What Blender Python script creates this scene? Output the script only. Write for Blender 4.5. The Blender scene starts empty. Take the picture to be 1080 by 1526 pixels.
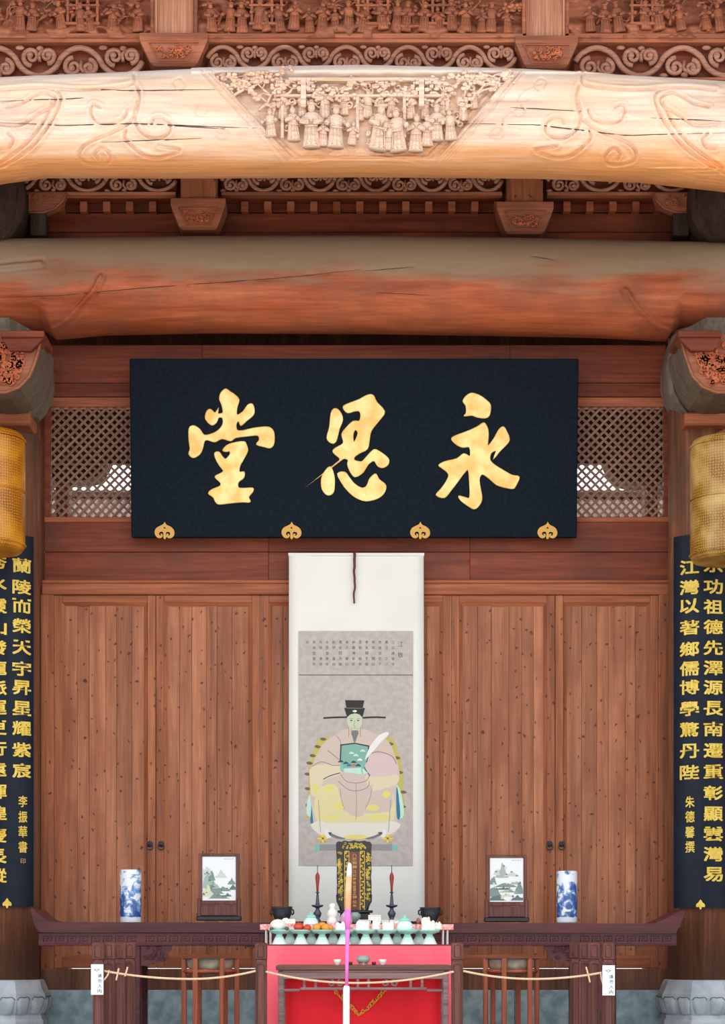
import bpy, bmesh, math, random
import numpy as np
from mathutils import Vector, Matrix
random.seed(7)
R = math.radians
C = bpy.context.scene.collection
sc = bpy.context.scene

# ------------------------------------------------------------------ camera, sky, sun, exposure
CZ, D, F, HOR = 1.05, 14.0, 2800.0, 1400.0       # eye height, distance to the screen wall, focal px, horizon row
cd = bpy.data.cameras.new('camera'); cam = bpy.data.objects.new('camera', cd); C.objects.link(cam)
cam.location = (0, -D, CZ); cam.rotation_euler = (R(90), 0, 0)
cd.sensor_fit = 'VERTICAL'; cd.sensor_height = 24.0; cd.lens = 24.0 * F / 1526.0
cd.shift_y = (HOR - 763.0) / 1526.0; cd.clip_end = 500
sc.camera = cam
w = bpy.data.worlds.new('sky'); sc.world = w; w.use_nodes = True
wn = w.node_tree.nodes; bg = wn['Background']
bg.inputs[0].default_value = (0.93, 0.965, 1.0, 1); bg.inputs[1].default_value = 1.16
sd = bpy.data.lights.new('sun', 'SUN'); sd.energy = 3.6; sd.angle = R(3); sd.color = (1, .93, .82)
sun = bpy.data.objects.new('sun', sd); C.objects.link(sun)
sun.rotation_euler = Vector((-0.60, 0.42, 1.25)).to_track_quat('Z', 'Y').to_euler()   # high, from the left and a little behind the hall
sc.view_settings.view_transform = 'Standard'; sc.view_settings.look = 'None'
sc.view_settings.exposure = 0.75; sc.view_settings.gamma = 1; sc.view_settings.use_curve_mapping = False
sc.cycles.max_bounces = 6; sc.cycles.diffuse_bounces = 4

# ------------------------------------------------------------------ helpers
def s_at(Y): return F / (D + Y)
def X(px, Y): return (px - 540.0) / s_at(Y)
def Z(py, Y): return CZ + (HOR - py) / s_at(Y)
def lin(c):
    return tuple((v/255.0/12.92 if v/255.0 <= .04045 else ((v/255.0+.055)/1.055)**2.4) for v in c[:3]) + (1,)

class MB:
    def __init__(s): s.v = []; s.f = []; s.m = []; s.mi = 0; s.sm = []
    def add(s, vs, fs, smooth=False):
        o = len(s.v); s.v += [tuple(p) for p in vs]
        for f in fs: s.f.append(tuple(i+o for i in f)); s.m.append(s.mi); s.sm.append(smooth)
        return s
    def box(s, x0, x1, y0, y1, z0, z1, b=0.0):
        if x0 > x1: x0, x1 = x1, x0
        if y0 > y1: y0, y1 = y1, y0
        if z0 > z1: z0, z1 = z1, z0
        if b <= 0:
            vs = [(x, y, z) for x in (x0, x1) for y in (y0, y1) for z in (z0, z1)]
            return s.add(vs, [(0,1,3,2),(4,6,7,5),(0,4,5,1),(2,3,7,6),(0,2,6,4),(1,5,7,3)])
        b = min(b, (x1-x0)*.45, (y1-y0)*.45, (z1-z0)*.45)
        vs = []; idx = {}
        lo = (x0, y0, z0); hi = (x1, y1, z1)
        for c in range(8):
            sg = ((c >> 2) & 1, (c >> 1) & 1, c & 1)
            for ax in range(3):
                p = []
                for k in range(3):
                    e = hi[k] if sg[k] else lo[k]
                    if k != ax: e += (-b if sg[k] else b)
                    p.append(e)
                idx[(sg, ax)] = len(vs); vs.append(tuple(p))
        fs = []
        for ax in range(3):
            u, v_ = [k for k in range(3) if k != ax]
            for side in (0, 1):
                q = []
                for a, c2 in ((0,0),(1,0),(1,1),(0,1)):
                    g = [0,0,0]; g[ax] = side; g[u] = a; g[v_] = c2; q.append(idx[(tuple(g), ax)])
                fs.append(tuple(q) if (side == 1) == (ax != 1) else tuple(reversed(q)))
            for a in (0, 1):
                for c2 in (0, 1):
                    g0 = [0,0,0]; g1 = [0,0,0]; g0[u] = g1[u] = a; g0[v_] = g1[v_] = c2; g1[ax] = 1
                    g0 = tuple(g0); g1 = tuple(g1)
                    fs.append((idx[(g0,u)], idx[(g1,u)], idx[(g1,v_)], idx[(g0,v_)]))
        for c in range(8):
            sg = ((c >> 2) & 1, (c >> 1) & 1, c & 1); fs.append(tuple(idx[(sg, a)] for a in range(3)))
        return s.add(vs, fs)
    def lathe(s, prof, cx, cy, n=24, z=0.0, sq=1.0, smooth=True, a0=0.0):
        vs = []; fs = []; m = len(prof)
        for i in range(n):
            a = 2*math.pi*i/n + a0
            for r, h in prof: vs.append((cx + r*math.cos(a), cy + r*math.sin(a)*sq, z + h))
        for i in range(n):
            j = (i+1) % n
            for k in range(m-1): fs.append((i*m+k, j*m+k, j*m+k+1, i*m+k+1))
        if prof[0][0] > 1e-6: fs.append(tuple(reversed([i*m for i in range(n)])))
        if prof[-1][0] > 1e-6: fs.append(tuple(i*m+m-1 for i in range(n)))
        return s.add(vs, fs, smooth)
    def tube(s, pts, r, n=6, sq=1.0, cap=True):
        pts = [Vector(p) for p in pts]; N = len(pts); vs = []; fs = []
        rr = r if isinstance(r, (list, tuple)) else [r]*N
        for i, p in enumerate(pts):
            t = (pts[min(i+1, N-1)] - pts[max(i-1, 0)]);
            if t.length < 1e-9: t = Vector((1,0,0))
            t.normalize()
            up = Vector((0,1,0)) if abs(t.y) < .9 else Vector((0,0,1))
            a = t.cross(up).normalized(); b = a.cross(t).normalized()
            for k in range(n):
                an = 2*math.pi*k/n; vs.append(p + a*math.cos(an)*rr[i] + b*math.sin(an)*rr[i]*sq)
        for i in range(N-1):
            for k in range(n):
                l = (k+1) % n; fs.append((i*n+k, i*n+l, (i+1)*n+l, (i+1)*n+k))
        if cap: fs.append(tuple(reversed(range(n)))); fs.append(tuple((N-1)*n+k for k in range(n)))
        return s.add(vs, fs, True)
    def ball(s, c, rx, ry=None, rz=None, n=10, m=6):
        ry = rx if ry is None else ry; rz = rx if rz is None else rz
        vs = [(c[0], c[1], c[2]-rz)]; fs = []
        for i in range(1, m):
            ph = -math.pi/2 + math.pi*i/m
            for k in range(n):
                a = 2*math.pi*k/n; vs.append((c[0]+rx*math.cos(ph)*math.cos(a), c[1]+ry*math.cos(ph)*math.sin(a), c[2]+rz*math.sin(ph)))
        vs.append((c[0], c[1], c[2]+rz)); T = len(vs)-1
        for k in range(n):
            l = (k+1) % n; fs.append((0, 1+l, 1+k))
            for i in range(m-2): fs.append((1+i*n+k, 1+i*n+l, 1+(i+1)*n+l, 1+(i+1)*n+k))
            fs.append((1+(m-2)*n+k, 1+(m-2)*n+l, T))
        return s.add(vs, fs, True)
    def prism(s, poly, y0, y1):                      # poly in (x, z), y0 front
        n = len(poly); vs = [(x, y0, z) for x, z in poly] + [(x, y1, z) for x, z in poly]
        fs = [tuple(range(n)), tuple(reversed(range(n, 2*n)))] + [(i, i+n, (i+1) % n+n, (i+1) % n) for i in range(n)]
        return s.add(vs, fs)
    def flat(s, poly, y): n = len(poly); return s.add([(x, y, z) for x, z in poly], [tuple(range(n))])
    def mesh(s, me): 
        return s.add([v.co for v in me.vertices], [tuple(p.vertices) for p in me.polygons])
    def build(s, name, mat, parent=None, loc=None, local=False):
        me = bpy.data.meshes.new(name)
        o = bpy.data.objects.new(name, me); C.objects.link(o)
        off = Vector((0,0,0))
        if parent is not None:
            o.parent = parent; p = parent
            off = worldloc(parent)
        if loc is not None:
            L = Vector(loc); o.location = L - off; off = L
        if local: off = Vector((0,0,0))
        v = [(a-off.x, b-off.y, c-off.z) for a, b, c in s.v]
        me.from_pydata(v, [], s.f)
        for m_ in (mat if isinstance(mat, (list, tuple)) else [mat]): me.materials.append(m_)
        me.polygons.foreach_set('material_index', s.m); me.polygons.foreach_set('use_smooth', s.sm)
        bm = bmesh.new(); bm.from_mesh(me)
        if len(bm.faces) < 60000: bmesh.ops.recalc_face_normals(bm, faces=bm.faces)
        bm.to_mesh(me); bm.free(); me.update()
        return o
def worldloc(o):
    p = Vector((0,0,0))
    while o is not None: p += Vector(o.location); o = o.parent
    return p
def tag(o, label, cat, group=None, kind=None):
    if label: o['label'] = label
    if cat: o['category'] = cat
    if group: o['group'] = group
    if kind: o['kind'] = kind
    return o
def thing(name, label, cat, loc, group=None):
    o = bpy.data.objects.new(name, None); C.objects.link(o); o.location = loc; o.empty_display_size = .1
    return tag(o, label, cat, group)
def struct(name, loc=(0,0,0)):
    o = bpy.data.objects.new(name, None); C.objects.link(o); o.location = loc; o['kind'] = 'structure'; o.empty_display_size = .1
    return o
def inst(src, parent, loc, rot=None, scale=None):     # another piece sharing mesh data
    o = src.copy(); C.objects.link(o); o.parent = parent
    o.location = Vector(loc) - worldloc(parent)
    if rot is not None: o.rotation_euler = rot
    if scale is not None: o.scale = scale
    return o
def dup(root, delta, label=None, mirror=False):
    r = root.copy(); C.objects.link(r); r.location = Vector(root.location) + Vector(delta)
    if label: r['label'] = label
    def rec(a, b):
        for ch in list(a.children):
            c = ch.copy(); C.objects.link(c); c.parent = b; rec(ch, c)
    rec(root, r)
    return r
def smooth_loop(pts, k=4, closed=True):
    n = len(pts); out = []
    rng = range(n) if closed else range(n-1)
    for i in rng:
        g = (lambda j: pts[j % n]) if closed else (lambda j: pts[max(0, min(n-1, j))])
        p0, p1, p2, p3 = g(i-1), g(i), g(i+1), g(i+2)
        for t in [q/k for q in range(k)]:
            out.append(tuple(.5*((2*p1[c]) + (-p0[c]+p2[c])*t + (2*p0[c]-5*p1[c]+4*p2[c]-p3[c])*t*t + (-p0[c]+3*p1[c]-3*p2[c]+p3[c])*t**3) for c in (0, 1)))
    if not closed: out.append(tuple(pts[-1]))
    return out
def _curve_to_mesh(cu):
    ob = bpy.data.objects.new('tmp', cu); C.objects.link(ob)
    dg = bpy.context.evaluated_depsgraph_get(); me = bpy.data.meshes.new_from_object(ob.evaluated_get(dg))
    bpy.data.objects.remove(ob); return me
def outline(loops, extrude=.01, bevel=0.0):           # closed loops in (x, z) -> verts/faces in XZ plane, front toward -Y
    cu = bpy.data.curves.new('tmp', 'CURVE'); cu.dimensions = '2D'; cu.fill_mode = 'BOTH'
    cu.extrude = extrude; cu.bevel_depth = bevel; cu.bevel_resolution = 1
    for lp in loops:
        sp = cu.splines.new('POLY'); sp.points.add(len(lp)-1)
        for i, (x, z) in enumerate(lp): sp.points[i].co = (x, z, 0, 1)
        sp.use_cyclic_u = True
    me = _curve_to_mesh(cu)
    vs = [(v.co.x, -v.co.z, v.co.y) for v in me.vertices]; fs = [tuple(p.vertices) for p in me.polygons]
    bpy.data.meshes.remove(me); return vs, fs
_gl = {}
def glyph(ch, off=0.0, extrude=.02):                  # glyph fitted to a unit box centred on 0, in XZ
    key = (ch, off, extrude)
    if key not in _gl:
        cu = bpy.data.curves.new('tmp', 'FONT'); cu.body = ch; cu.size = 1; cu.offset = off; cu.extrude = extrude; cu.resolution_u = 3
        me = _curve_to_mesh(cu)
        P = np.array([v.co[:] for v in me.vertices]); fs = [tuple(p.vertices) for p in me.polygons]
        mn = P.min(0); mx = P.max(0); c = (mn+mx)/2
        P[:, 0] = (P[:, 0]-c[0])/(mx[0]-mn[0]); P[:, 1] = (P[:, 1]-c[1])/(mx[1]-mn[1])
        _gl[key] = (P, fs, (mx-mn)); bpy.data.meshes.remove(me)
    return _gl[key]
def bold(ch, dx=.022, dz=.03):
    P, fs, dim = glyph(ch); V = []; Fs = []
    for i, (a, c) in enumerate(((-1, -1), (1, -1), (-1, 1), (1, 1))):
        o = len(V); Q = P.copy(); Q[:, 0] += a*dx; Q[:, 1] += c*dz; Q[:, 2] = np.where(Q[:, 2] > 0, 1.0+i*.04, -1.0); V += Q.tolist(); Fs += [tuple(k+o for k in f) for f in fs]
    return V, Fs, dim
def fbm(x, y, seed=0, oct=4):
    def h(i, j): 
        n = (i*374761393 + j*668265263 + seed*1442695041) & 0x7fffffff
        n = ((n ^ (n >> 13)) * 1274126177) & 0x7fffffff
        return ((n ^ (n >> 16)) & 0xffff)/65535.0
    tot = np.zeros_like(x, dtype=float); amp = 1.0; S = 0
    for o in range(oct):
        xi = np.floor(x).astype(np.int64); yi = np.floor(y).astype(np.int64); fx = x-xi; fy = y-yi
        fx = fx*fx*(3-2*fx); fy = fy*fy*(3-2*fy)
        tot += amp*((h(xi, yi)*(1-fx)+h(xi+1, yi)*fx)*(1-fy) + (h(xi, yi+1)*(1-fx)+h(xi+1, yi+1)*fx)*fy)
        S += amp; amp *= .5; x = x*2.03+17.1; y = y*2.03+5.3
    return tot/S
def dist_lines(px, py, polys):
    d = np.full(px.shape, 1e9)
    for pl in polys:
        for (ax, ay), (bx, by) in zip(pl[:-1], pl[1:]):
            dx, dy = bx-ax, by-ay; L = dx*dx+dy*dy+1e-9
            t = np.clip(((px-ax)*dx+(py-ay)*dy)/L, 0, 1)
            d = np.minimum(d, np.hypot(px-ax-t*dx, py-ay-t*dy))
    return d

# ------------------------------------------------------------------ materials
M = {}
def newmat(name):
    m = bpy.data.materials.new(name); m.use_nodes = True; nt = m.node_tree; return m, nt, nt.nodes, nt.links, nt.nodes['Principled BSDF']
def plain(name, c, rough=.5, metal=0.0, noise=0.0, nscale=8.0, c2=None, bump=0.0, spec=None, trans=0.0, sub=0.0):
    m, nt, N, L, b = newmat(name)
    b.inputs['Roughness'].default_value = rough; b.inputs['Metallic'].default_value = metal
    b.inputs['Base Color'].default_value = lin(c)
    if spec is not None: b.inputs['Specular IOR Level'].default_value = spec
    if trans: b.inputs['Transmission Weight'].default_value = trans
    if c2 is not None or bump:
        tc = N.new('ShaderNodeTexCoord'); no = N.new('ShaderNodeTexNoise'); no.inputs['Scale'].default_value = nscale; no.inputs['Detail'].default_value = 6
        L.new(tc.outputs['Object'], no.inputs['Vector'])
        if c2 is not None:
            r = N.new('ShaderNodeValToRGB'); r.color_ramp.elements[0].position = .38; r.color_ramp.elements[1].position = .62
            r.color_ramp.elements[0].color = lin(c); r.color_ramp.elements[1].color = lin(c2)
            L.new(no.outputs['Fac'], r.inputs[0]); L.new(r.outputs[0], b.inputs['Base Color'])
        if bump:
            bu = N.new('ShaderNodeBump'); bu.inputs['Strength'].default_value = bump; bu.inputs['Distance'].default_value = .01
            L.new(no.outputs['Fac'], bu.inputs['Height']); L.new(bu.outputs[0], b.inputs['Normal'])
    M[name] = m; return m
def math_(N, L, op, a, b=None, v=None):
    n = N.new('ShaderNodeMath'); n.operation = op; L.new(a, n.inputs[0])
    if b is not None: L.new(b, n.inputs[1])
    elif v is not None: n.inputs[1].default_value = v
    return n.outputs[0]
def mixc(N, L, fac, a, b, mode='MIX'):
    n = N.new('ShaderNodeMix'); n.data_type = 'RGBA'; n.blend_type = mode
    if isinstance(fac, float): n.inputs[0].default_value = fac
    else: L.new(fac, n.inputs[0])
    for k, v in ((6, a), (7, b)):
        if isinstance(v, tuple): n.inputs[k].default_value = v
        else: L.new(v, n.inputs[k])
    return n.outputs[2]
def wood(name, c1, c2, axis='x', rough=.55, knots=False, rand=0.0, bump=.25, freq=14, stain=None, fade=None, low=None, spec=.3, grain=.5):
    m, nt, N, L, b = newmat(name)
    tc = N.new('ShaderNodeTexCoord'); oi = N.new('ShaderNodeObjectInfo')
    ad = N.new('ShaderNodeVectorMath'); ad.operation = 'ADD'; L.new(tc.outputs['Object'], ad.inputs[0])
    sc_ = N.new('ShaderNodeVectorMath'); sc_.operation = 'SCALE'; sc_.inputs[0].default_value = (7, 5, 9); L.new(oi.outputs['Random'], sc_.inputs['Scale'])
    if rand: L.new(sc_.outputs[0], ad.inputs[1])
    else: ad.inputs[1].default_value = (0, 0, 0)
    mp = N.new('ShaderNodeMapping'); L.new(ad.outputs[0], mp.inputs['Vector'])
    v = [freq]*3; v['xyz'.index(axis)] = .8; mp.inputs['Scale'].default_value = v
    n1 = N.new('ShaderNodeTexNoise'); n1.inputs['Scale'].default_value = 1; n1.inputs['Detail'].default_value = 8; n1.inputs['Roughness'].default_value = .65; n1.inputs['Distortion'].default_value = .6
    L.new(mp.outputs[0], n1.inputs['Vector'])
    r = N.new('ShaderNodeValToRGB'); r.color_ramp.elements[0].position = .3; r.color_ramp.elements[1].position = .68
    r.color_ramp.elements[0].color = lin(c1); r.color_ramp.elements[1].color = lin(c2); L.new(n1.outputs['Fac'], r.inputs[0])
    mpg = N.new('ShaderNodeMapping'); L.new(ad.outputs[0], mpg.inputs['Vector']); vg = [freq*6]*3; vg['xyz'.index(axis)] = 2.2; mpg.inputs['Scale'].default_value = vg
    ng = N.new('ShaderNodeTexNoise'); ng.inputs['Scale'].default_value = 1; ng.inputs['Detail'].default_value = 5; ng.inputs['Roughness'].default_value = .7; L.new(mpg.outputs[0], ng.inputs['Vector'])
    rg = N.new('ShaderNodeMapRange'); rg.inputs['From Min'].default_value = .3; rg.inputs['From Max'].default_value = .7; rg.inputs['To Min'].default_value = 1-grain; rg.inputs['To Max'].default_value = 1+grain*.4
    L.new(ng.outputs['Fac'], rg.inputs['Value'])
    gm = N.new('ShaderNodeVectorMath'); gm.operation = 'SCALE'; L.new(r.outputs[0], gm.inputs[0]); L.new(rg.outputs[0], gm.inputs['Scale'])
    col = gm.outputs[0]
    n2 = N.new('ShaderNodeTexNoise'); n2.inputs['Scale'].default_value = 2.2; n2.inputs['Detail'].default_value = 4; L.new(ad.outputs[0], n2.inputs['Vector'])
    if stain:
        r2 = N.new('ShaderNodeValToRGB'); r2.color_ramp.elements[0].position = .45; r2.color_ramp.elements[1].position = .68
        r2.color_ramp.elements[0].color = (0,0,0,1); r2.color_ramp.elements[1].color = (1,1,1,1); L.new(n2.outputs['Fac'], r2.inputs[0])
        col = mixc(N, L, math_(N, L, 'MULTIPLY', r2.outputs[0], v=.65), col, lin(stain))
    if low:                                          # warmer band along the lower edge: bounced light painted into beam_pale's colour
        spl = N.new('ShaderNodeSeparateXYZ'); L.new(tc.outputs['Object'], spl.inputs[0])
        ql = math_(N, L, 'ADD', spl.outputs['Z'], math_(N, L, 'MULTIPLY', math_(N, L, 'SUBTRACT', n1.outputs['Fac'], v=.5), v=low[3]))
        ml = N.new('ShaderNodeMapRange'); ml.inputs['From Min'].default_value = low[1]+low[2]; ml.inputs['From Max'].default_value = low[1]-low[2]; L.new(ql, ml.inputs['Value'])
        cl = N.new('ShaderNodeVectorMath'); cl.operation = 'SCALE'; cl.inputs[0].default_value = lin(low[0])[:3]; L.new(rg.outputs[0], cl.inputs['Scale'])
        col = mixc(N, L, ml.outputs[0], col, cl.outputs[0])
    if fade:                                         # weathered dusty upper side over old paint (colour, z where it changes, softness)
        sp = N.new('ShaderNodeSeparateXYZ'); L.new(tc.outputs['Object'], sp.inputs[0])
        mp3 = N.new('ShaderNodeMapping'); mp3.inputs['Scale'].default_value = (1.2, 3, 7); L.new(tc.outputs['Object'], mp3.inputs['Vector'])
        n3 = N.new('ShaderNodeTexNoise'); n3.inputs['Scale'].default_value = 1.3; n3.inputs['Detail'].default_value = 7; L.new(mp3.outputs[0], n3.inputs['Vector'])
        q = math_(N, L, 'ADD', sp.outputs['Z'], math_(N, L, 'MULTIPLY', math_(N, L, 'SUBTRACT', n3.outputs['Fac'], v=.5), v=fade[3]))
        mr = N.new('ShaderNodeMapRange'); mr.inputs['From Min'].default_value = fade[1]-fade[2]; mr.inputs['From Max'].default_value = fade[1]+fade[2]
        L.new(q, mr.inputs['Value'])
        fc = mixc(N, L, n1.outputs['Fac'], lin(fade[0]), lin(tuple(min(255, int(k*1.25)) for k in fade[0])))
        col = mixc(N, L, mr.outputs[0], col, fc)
    if knots:
        sp = N.new('ShaderNodeSeparateXYZ'); L.new(ad.outputs[0], sp.inputs[0]); cb = N.new('ShaderNodeCombineXYZ')
        L.new(sp.outputs['X'], cb.inputs['X']); L.new(math_(N, L, 'MULTIPLY', sp.outputs['Z'], v=.75), cb.inputs['Y'])
        vo = N.new('ShaderNodeTexVoronoi'); vo.voronoi_dimensions = '2D'; vo.inputs['Scale'].default_value = 10.5; mpn = N.new('ShaderNodeTexNoise'); mpn.inputs['Scale'].default_value = 30; L.new(ad.outputs[0], mpn.inputs['Vector']); jv = N.new('ShaderNodeVectorMath'); jv.operation = 'MULTIPLY_ADD'; L.new(mpn.outputs['Color'], jv.inputs[0]); jv.inputs[1].default_value = (.05, .03, 0); L.new(cb.outputs[0], jv.inputs[2]); L.new(jv.outputs[0], vo.inputs['Vector'])
        vr = N.new('ShaderNodeValToRGB'); vr.color_ramp.elements[0].position = .04; vr.color_ramp.elements[1].position = .10
        vr.color_ramp.elements[0].color = (1,1,1,1); vr.color_ramp.elements[1].color = (0,0,0,1); L.new(vo.outputs['Distance'], vr.inputs[0])
        sr = N.new('ShaderNodeSeparateColor'); L.new(vo.outputs['Color'], sr.inputs[0])
        k = math_(N, L, 'MULTIPLY', vr.outputs[0], math_(N, L, 'GREATER_THAN', sr.outputs[0], v=.30))
        col = mixc(N, L, math_(N, L, 'MULTIPLY', k, v=.85), col, lin((62, 30, 20)))
    if rand:
        hs = N.new('ShaderNodeHueSaturation'); L.new(col, hs.inputs['Color'])
        L.new(math_(N, L, 'ADD', math_(N, L, 'MULTIPLY', oi.outputs['Random'], v=rand), v=1-rand/2), hs.inputs['Value']); col = hs.outputs[0]
    L.new(col, b.inputs['Base Color']); b.inputs['Roughness'].default_value = rough; b.inputs['Specular IOR Level'].default_value = spec
    if bump:
        bu = N.new('ShaderNodeBump'); bu.inputs['Strength'].default_value = bump; bu.inputs['Distance'].default_value = .006
        L.new(n1.outputs['Fac'], bu.inputs['Height']); L.new(bu.outputs[0], b.inputs['Normal'])
    M[name] = m; return m

wood('door_wood', (142, 84, 58), (200, 132, 96), 'z', knots=True, rand=.34, freq=13, stain=(142, 82, 58), grain=.3)
wood('frame_wood', (132, 68, 42), (188, 112, 76), 'x', rand=.1, grain=.3)
wood('frame_wood_v', (128, 70, 46), (190, 118, 80), 'z', rand=.15, knots=True, grain=.3)
wood('red_board', (100, 42, 26), (150, 74, 48), 'x', rand=.14, stain=(90, 52, 40), grain=.3)
wood('beam_pale', (214, 168, 138), (252, 232, 216), 'x', rough=.6, bump=.5, freq=8, fade=((216, 206, 202), .24, .08, .22), stain=(244, 206, 172), low=((240, 168, 108), -.25, .07, .22), grain=.28)  # low paints in the warm ground bounce on the beam's underside
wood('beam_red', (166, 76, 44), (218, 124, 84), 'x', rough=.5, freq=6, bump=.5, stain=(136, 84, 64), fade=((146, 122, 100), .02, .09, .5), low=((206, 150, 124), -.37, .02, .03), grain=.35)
wood('carved_pale', (234, 188, 160), (253, 228, 208), 'x', bump=.2, freq=10)
wood('carved_red', (150, 84, 58), (196, 122, 90), 'x', bump=.2, freq=10, rand=.2, stain=(128, 82, 66))
wood('carved_orange', (176, 84, 50), (216, 124, 84), 'x', bump=.2, freq=10)
wood('scroll_wood', (158, 104, 84), (194, 142, 118), 'x', bump=.15, rand=.08)
wood('post_wood', (170, 104, 76), (210, 150, 120), 'z', rand=.1)
wood('column_wood', (100, 62, 44), (158, 104, 78), 'z', freq=10, stain=(92, 74, 62))
wood('grey_wood', (94, 82, 72), (136, 122, 106), 'z', freq=8, stain=(98, 80, 66))
wood('dark_wood', (52, 38, 32), (84, 64, 54), 'z', freq=9)
wood('rose_wood', (60, 22, 30), (104, 42, 50), 'x', rough=.42, spec=.4, bump=.12)
wood('rose_wood_v', (84, 44, 42), (132, 82, 74), 'z', rough=.45, rand=.15, bump=.12)
wood('table_brown', (96, 62, 58), (138, 98, 90), 'x', bump=.1)
wood('stand_wood', (136, 66, 44), (184, 104, 74), 'z', rand=.1, bump=.1)
wood('grey_table', (112, 86, 88), (164, 134, 132), 'x', bump=.1)
wood('lattice_wood', (122, 86, 72), (164, 126, 108), 'x', bump=.0, rand=.15)
plain('lacquer', (6, 17, 28), .6, spec=.12, c2=(9, 25, 39), nscale=40, bump=.05)
plain('lacquer_blue', (18, 27, 42), .5, spec=.2, c2=(22, 32, 48), nscale=10)
plain('gilt', (236, 190, 104), .36, .25, c2=(252, 224, 150), nscale=9)
plain('gilt_olive', (206, 180, 70), .45, .2)
plain('groove', (104, 116, 126), .9)
plain('gilt_dark', (196, 150, 74), .4, .45)
plain('gold_paint', (232, 196, 70), .5, c2=(244, 214, 96), nscale=30)
plain('black_lacquer', (28, 22, 24), .35)
plain('iron', (42, 44, 50), .55, c2=(60, 62, 68), nscale=25)
plain('bronze', (136, 128, 112), .5, .2, c2=(168, 158, 140), nscale=14)
plain('pewter', (78, 80, 92), .45, .3)
plain('stone', (176, 188, 200), .75, c2=(206, 214, 222), nscale=9, bump=.15)
plain('blue_stone', (136, 166, 178), .6, c2=(180, 204, 208), nscale=11, bump=.1)
plain('paving', (176, 166, 150), .85, c2=(196, 186, 168), nscale=3, bump=.2)
plain('hall_floor', (120, 112, 104), .6, c2=(136, 128, 118), nscale=4)
plain('plaster', (205, 198, 186), .9, c2=(220, 214, 204), nscale=3)
plain('roof_tile', (60, 38, 32), .8, c2=(92, 62, 52), nscale=12)
plain('soffit', (92, 62, 48), .8)
plain('paper', (226, 226, 220), .85, c2=(232, 232, 228), nscale=2)
plain('silk', (178, 170, 164), .8, c2=(190, 182, 178), nscale=26)
plain('ink', (84, 80, 80), .8); plain('black_ink', (40, 38, 40), .7)
plain('porcelain', (232, 236, 240), .15); plain('white_food', (240, 236, 228), .5, c2=(250, 248, 244), nscale=40)
plain('celadon', (146, 220, 204), .2, c2=(176, 236, 222), nscale=14)
plain('celadon_pale', (222, 248, 242), .2); plain('celadon_grey', (148, 168, 160), .25)
plain('tomato', (214, 72, 48), .3); plain('orange', (238, 160, 60), .45); plain('apple_dark', (84, 96, 96), .4); plain('meat', (150, 98, 92), .5)
plain('red_cloth', (240, 16, 38), .75, c2=(250, 24, 46), nscale=6, bump=.05)
plain('pink_cloth', (250, 96, 116), .7, c2=(252, 108, 126), nscale=5)
plain('pink_brocade', (232, 120, 110), .6, c2=(248, 212, 206), nscale=60)
plain('rope', (222, 184, 150), .8, bump=.3, nscale=120, c2=(236, 204, 172))
plain('sign_white', (240, 242, 244), .4)
plain('candle_red', (150, 52, 46), .4); plain('cord_red', (96, 40, 34), .7)
plain('incense_white', (244, 240, 242), .6); plain('incense_pink', (232, 110, 200), .6, c2=(238, 130, 210), nscale=9)
plain('incense_orange', (246, 180, 130), .6, c2=(250, 200, 160), nscale=10)
plain('cup_white', (236, 234, 226), .3); plain('seal', (206, 160, 96), .5)
plain('violet_wrap', (190, 130, 178), .45, c2=(214, 176, 206), nscale=30)
plain('deep_jar', (64, 92, 100), .3)
# woven lantern skin
def weave(name, c1, c2, c3, hs=1.0):
    m, nt, N, L, b = newmat(name)
    tc = N.new('ShaderNodeTexCoord'); sp = N.new('ShaderNodeSeparateXYZ'); L.new(tc.outputs['Object'], sp.inputs[0])
    an = N.new('ShaderNodeMath'); an.operation = 'ARCTAN2'; L.new(sp.outputs['Y'], an.inputs[0]); L.new(sp.outputs['X'], an.inputs[1])
    cb = N.new('ShaderNodeCombineXYZ'); L.new(math_(N, L, 'MULTIPLY', an.outputs[0], v=10.0), cb.inputs['X']); L.new(math_(N, L, 'MULTIPLY', sp.outputs['Z'], v=40.0*hs), cb.inputs['Y'])
    vo = N.new('ShaderNodeTexVoronoi'); vo.voronoi_dimensions = '2D'; vo.feature = 'DISTANCE_TO_EDGE'; vo.inputs['Scale'].default_value = 1.3; vo.inputs['Randomness'].default_value = .35
    L.new(cb.outputs[0], vo.inputs['Vector'])
    r = N.new('ShaderNodeValToRGB'); r.color_ramp.elements[0].position = .04; r.color_ramp.elements[1].position = .2
    r.color_ramp.elements[0].color = lin(c2); r.color_ramp.elements[1].color = lin(c1); L.new(vo.outputs['Distance'], r.inputs[0])
    no = N.new('ShaderNodeTexNoise'); no.inputs['Scale'].default_value = 5; L.new(tc.outputs['Object'], no.inputs['Vector'])
    r2 = N.new('ShaderNodeValToRGB'); r2.color_ramp.elements[0].position = .42; r2.color_ramp.elements[1].position = .7
    r2.color_ramp.elements[0].color = (0,0,0,1); r2.color_ramp.elements[1].color = (.7,.7,.7,1); L.new(no.outputs['Fac'], r2.inputs[0])
    col = mixc(N, L, r2.outputs[0], r.outputs[0], lin(c3)); L.new(col, b.inputs['Base Color'])
    b.inputs['Roughness'].default_value = .35
    bu = N.new('ShaderNodeBump'); bu.inputs['Strength'].default_value = .5; bu.inputs['Distance'].default_value = .004
    L.new(vo.outputs['Distance'], bu.inputs['Height']); L.new(bu.outputs[0], b.inputs['Normal'])
    M[name] = m
weave('woven_amber', (200, 124, 16), (104, 54, 6), (236, 164, 36))
weave('woven_gold', (184, 134, 48), (104, 66, 22), (226, 190, 118))
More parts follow.
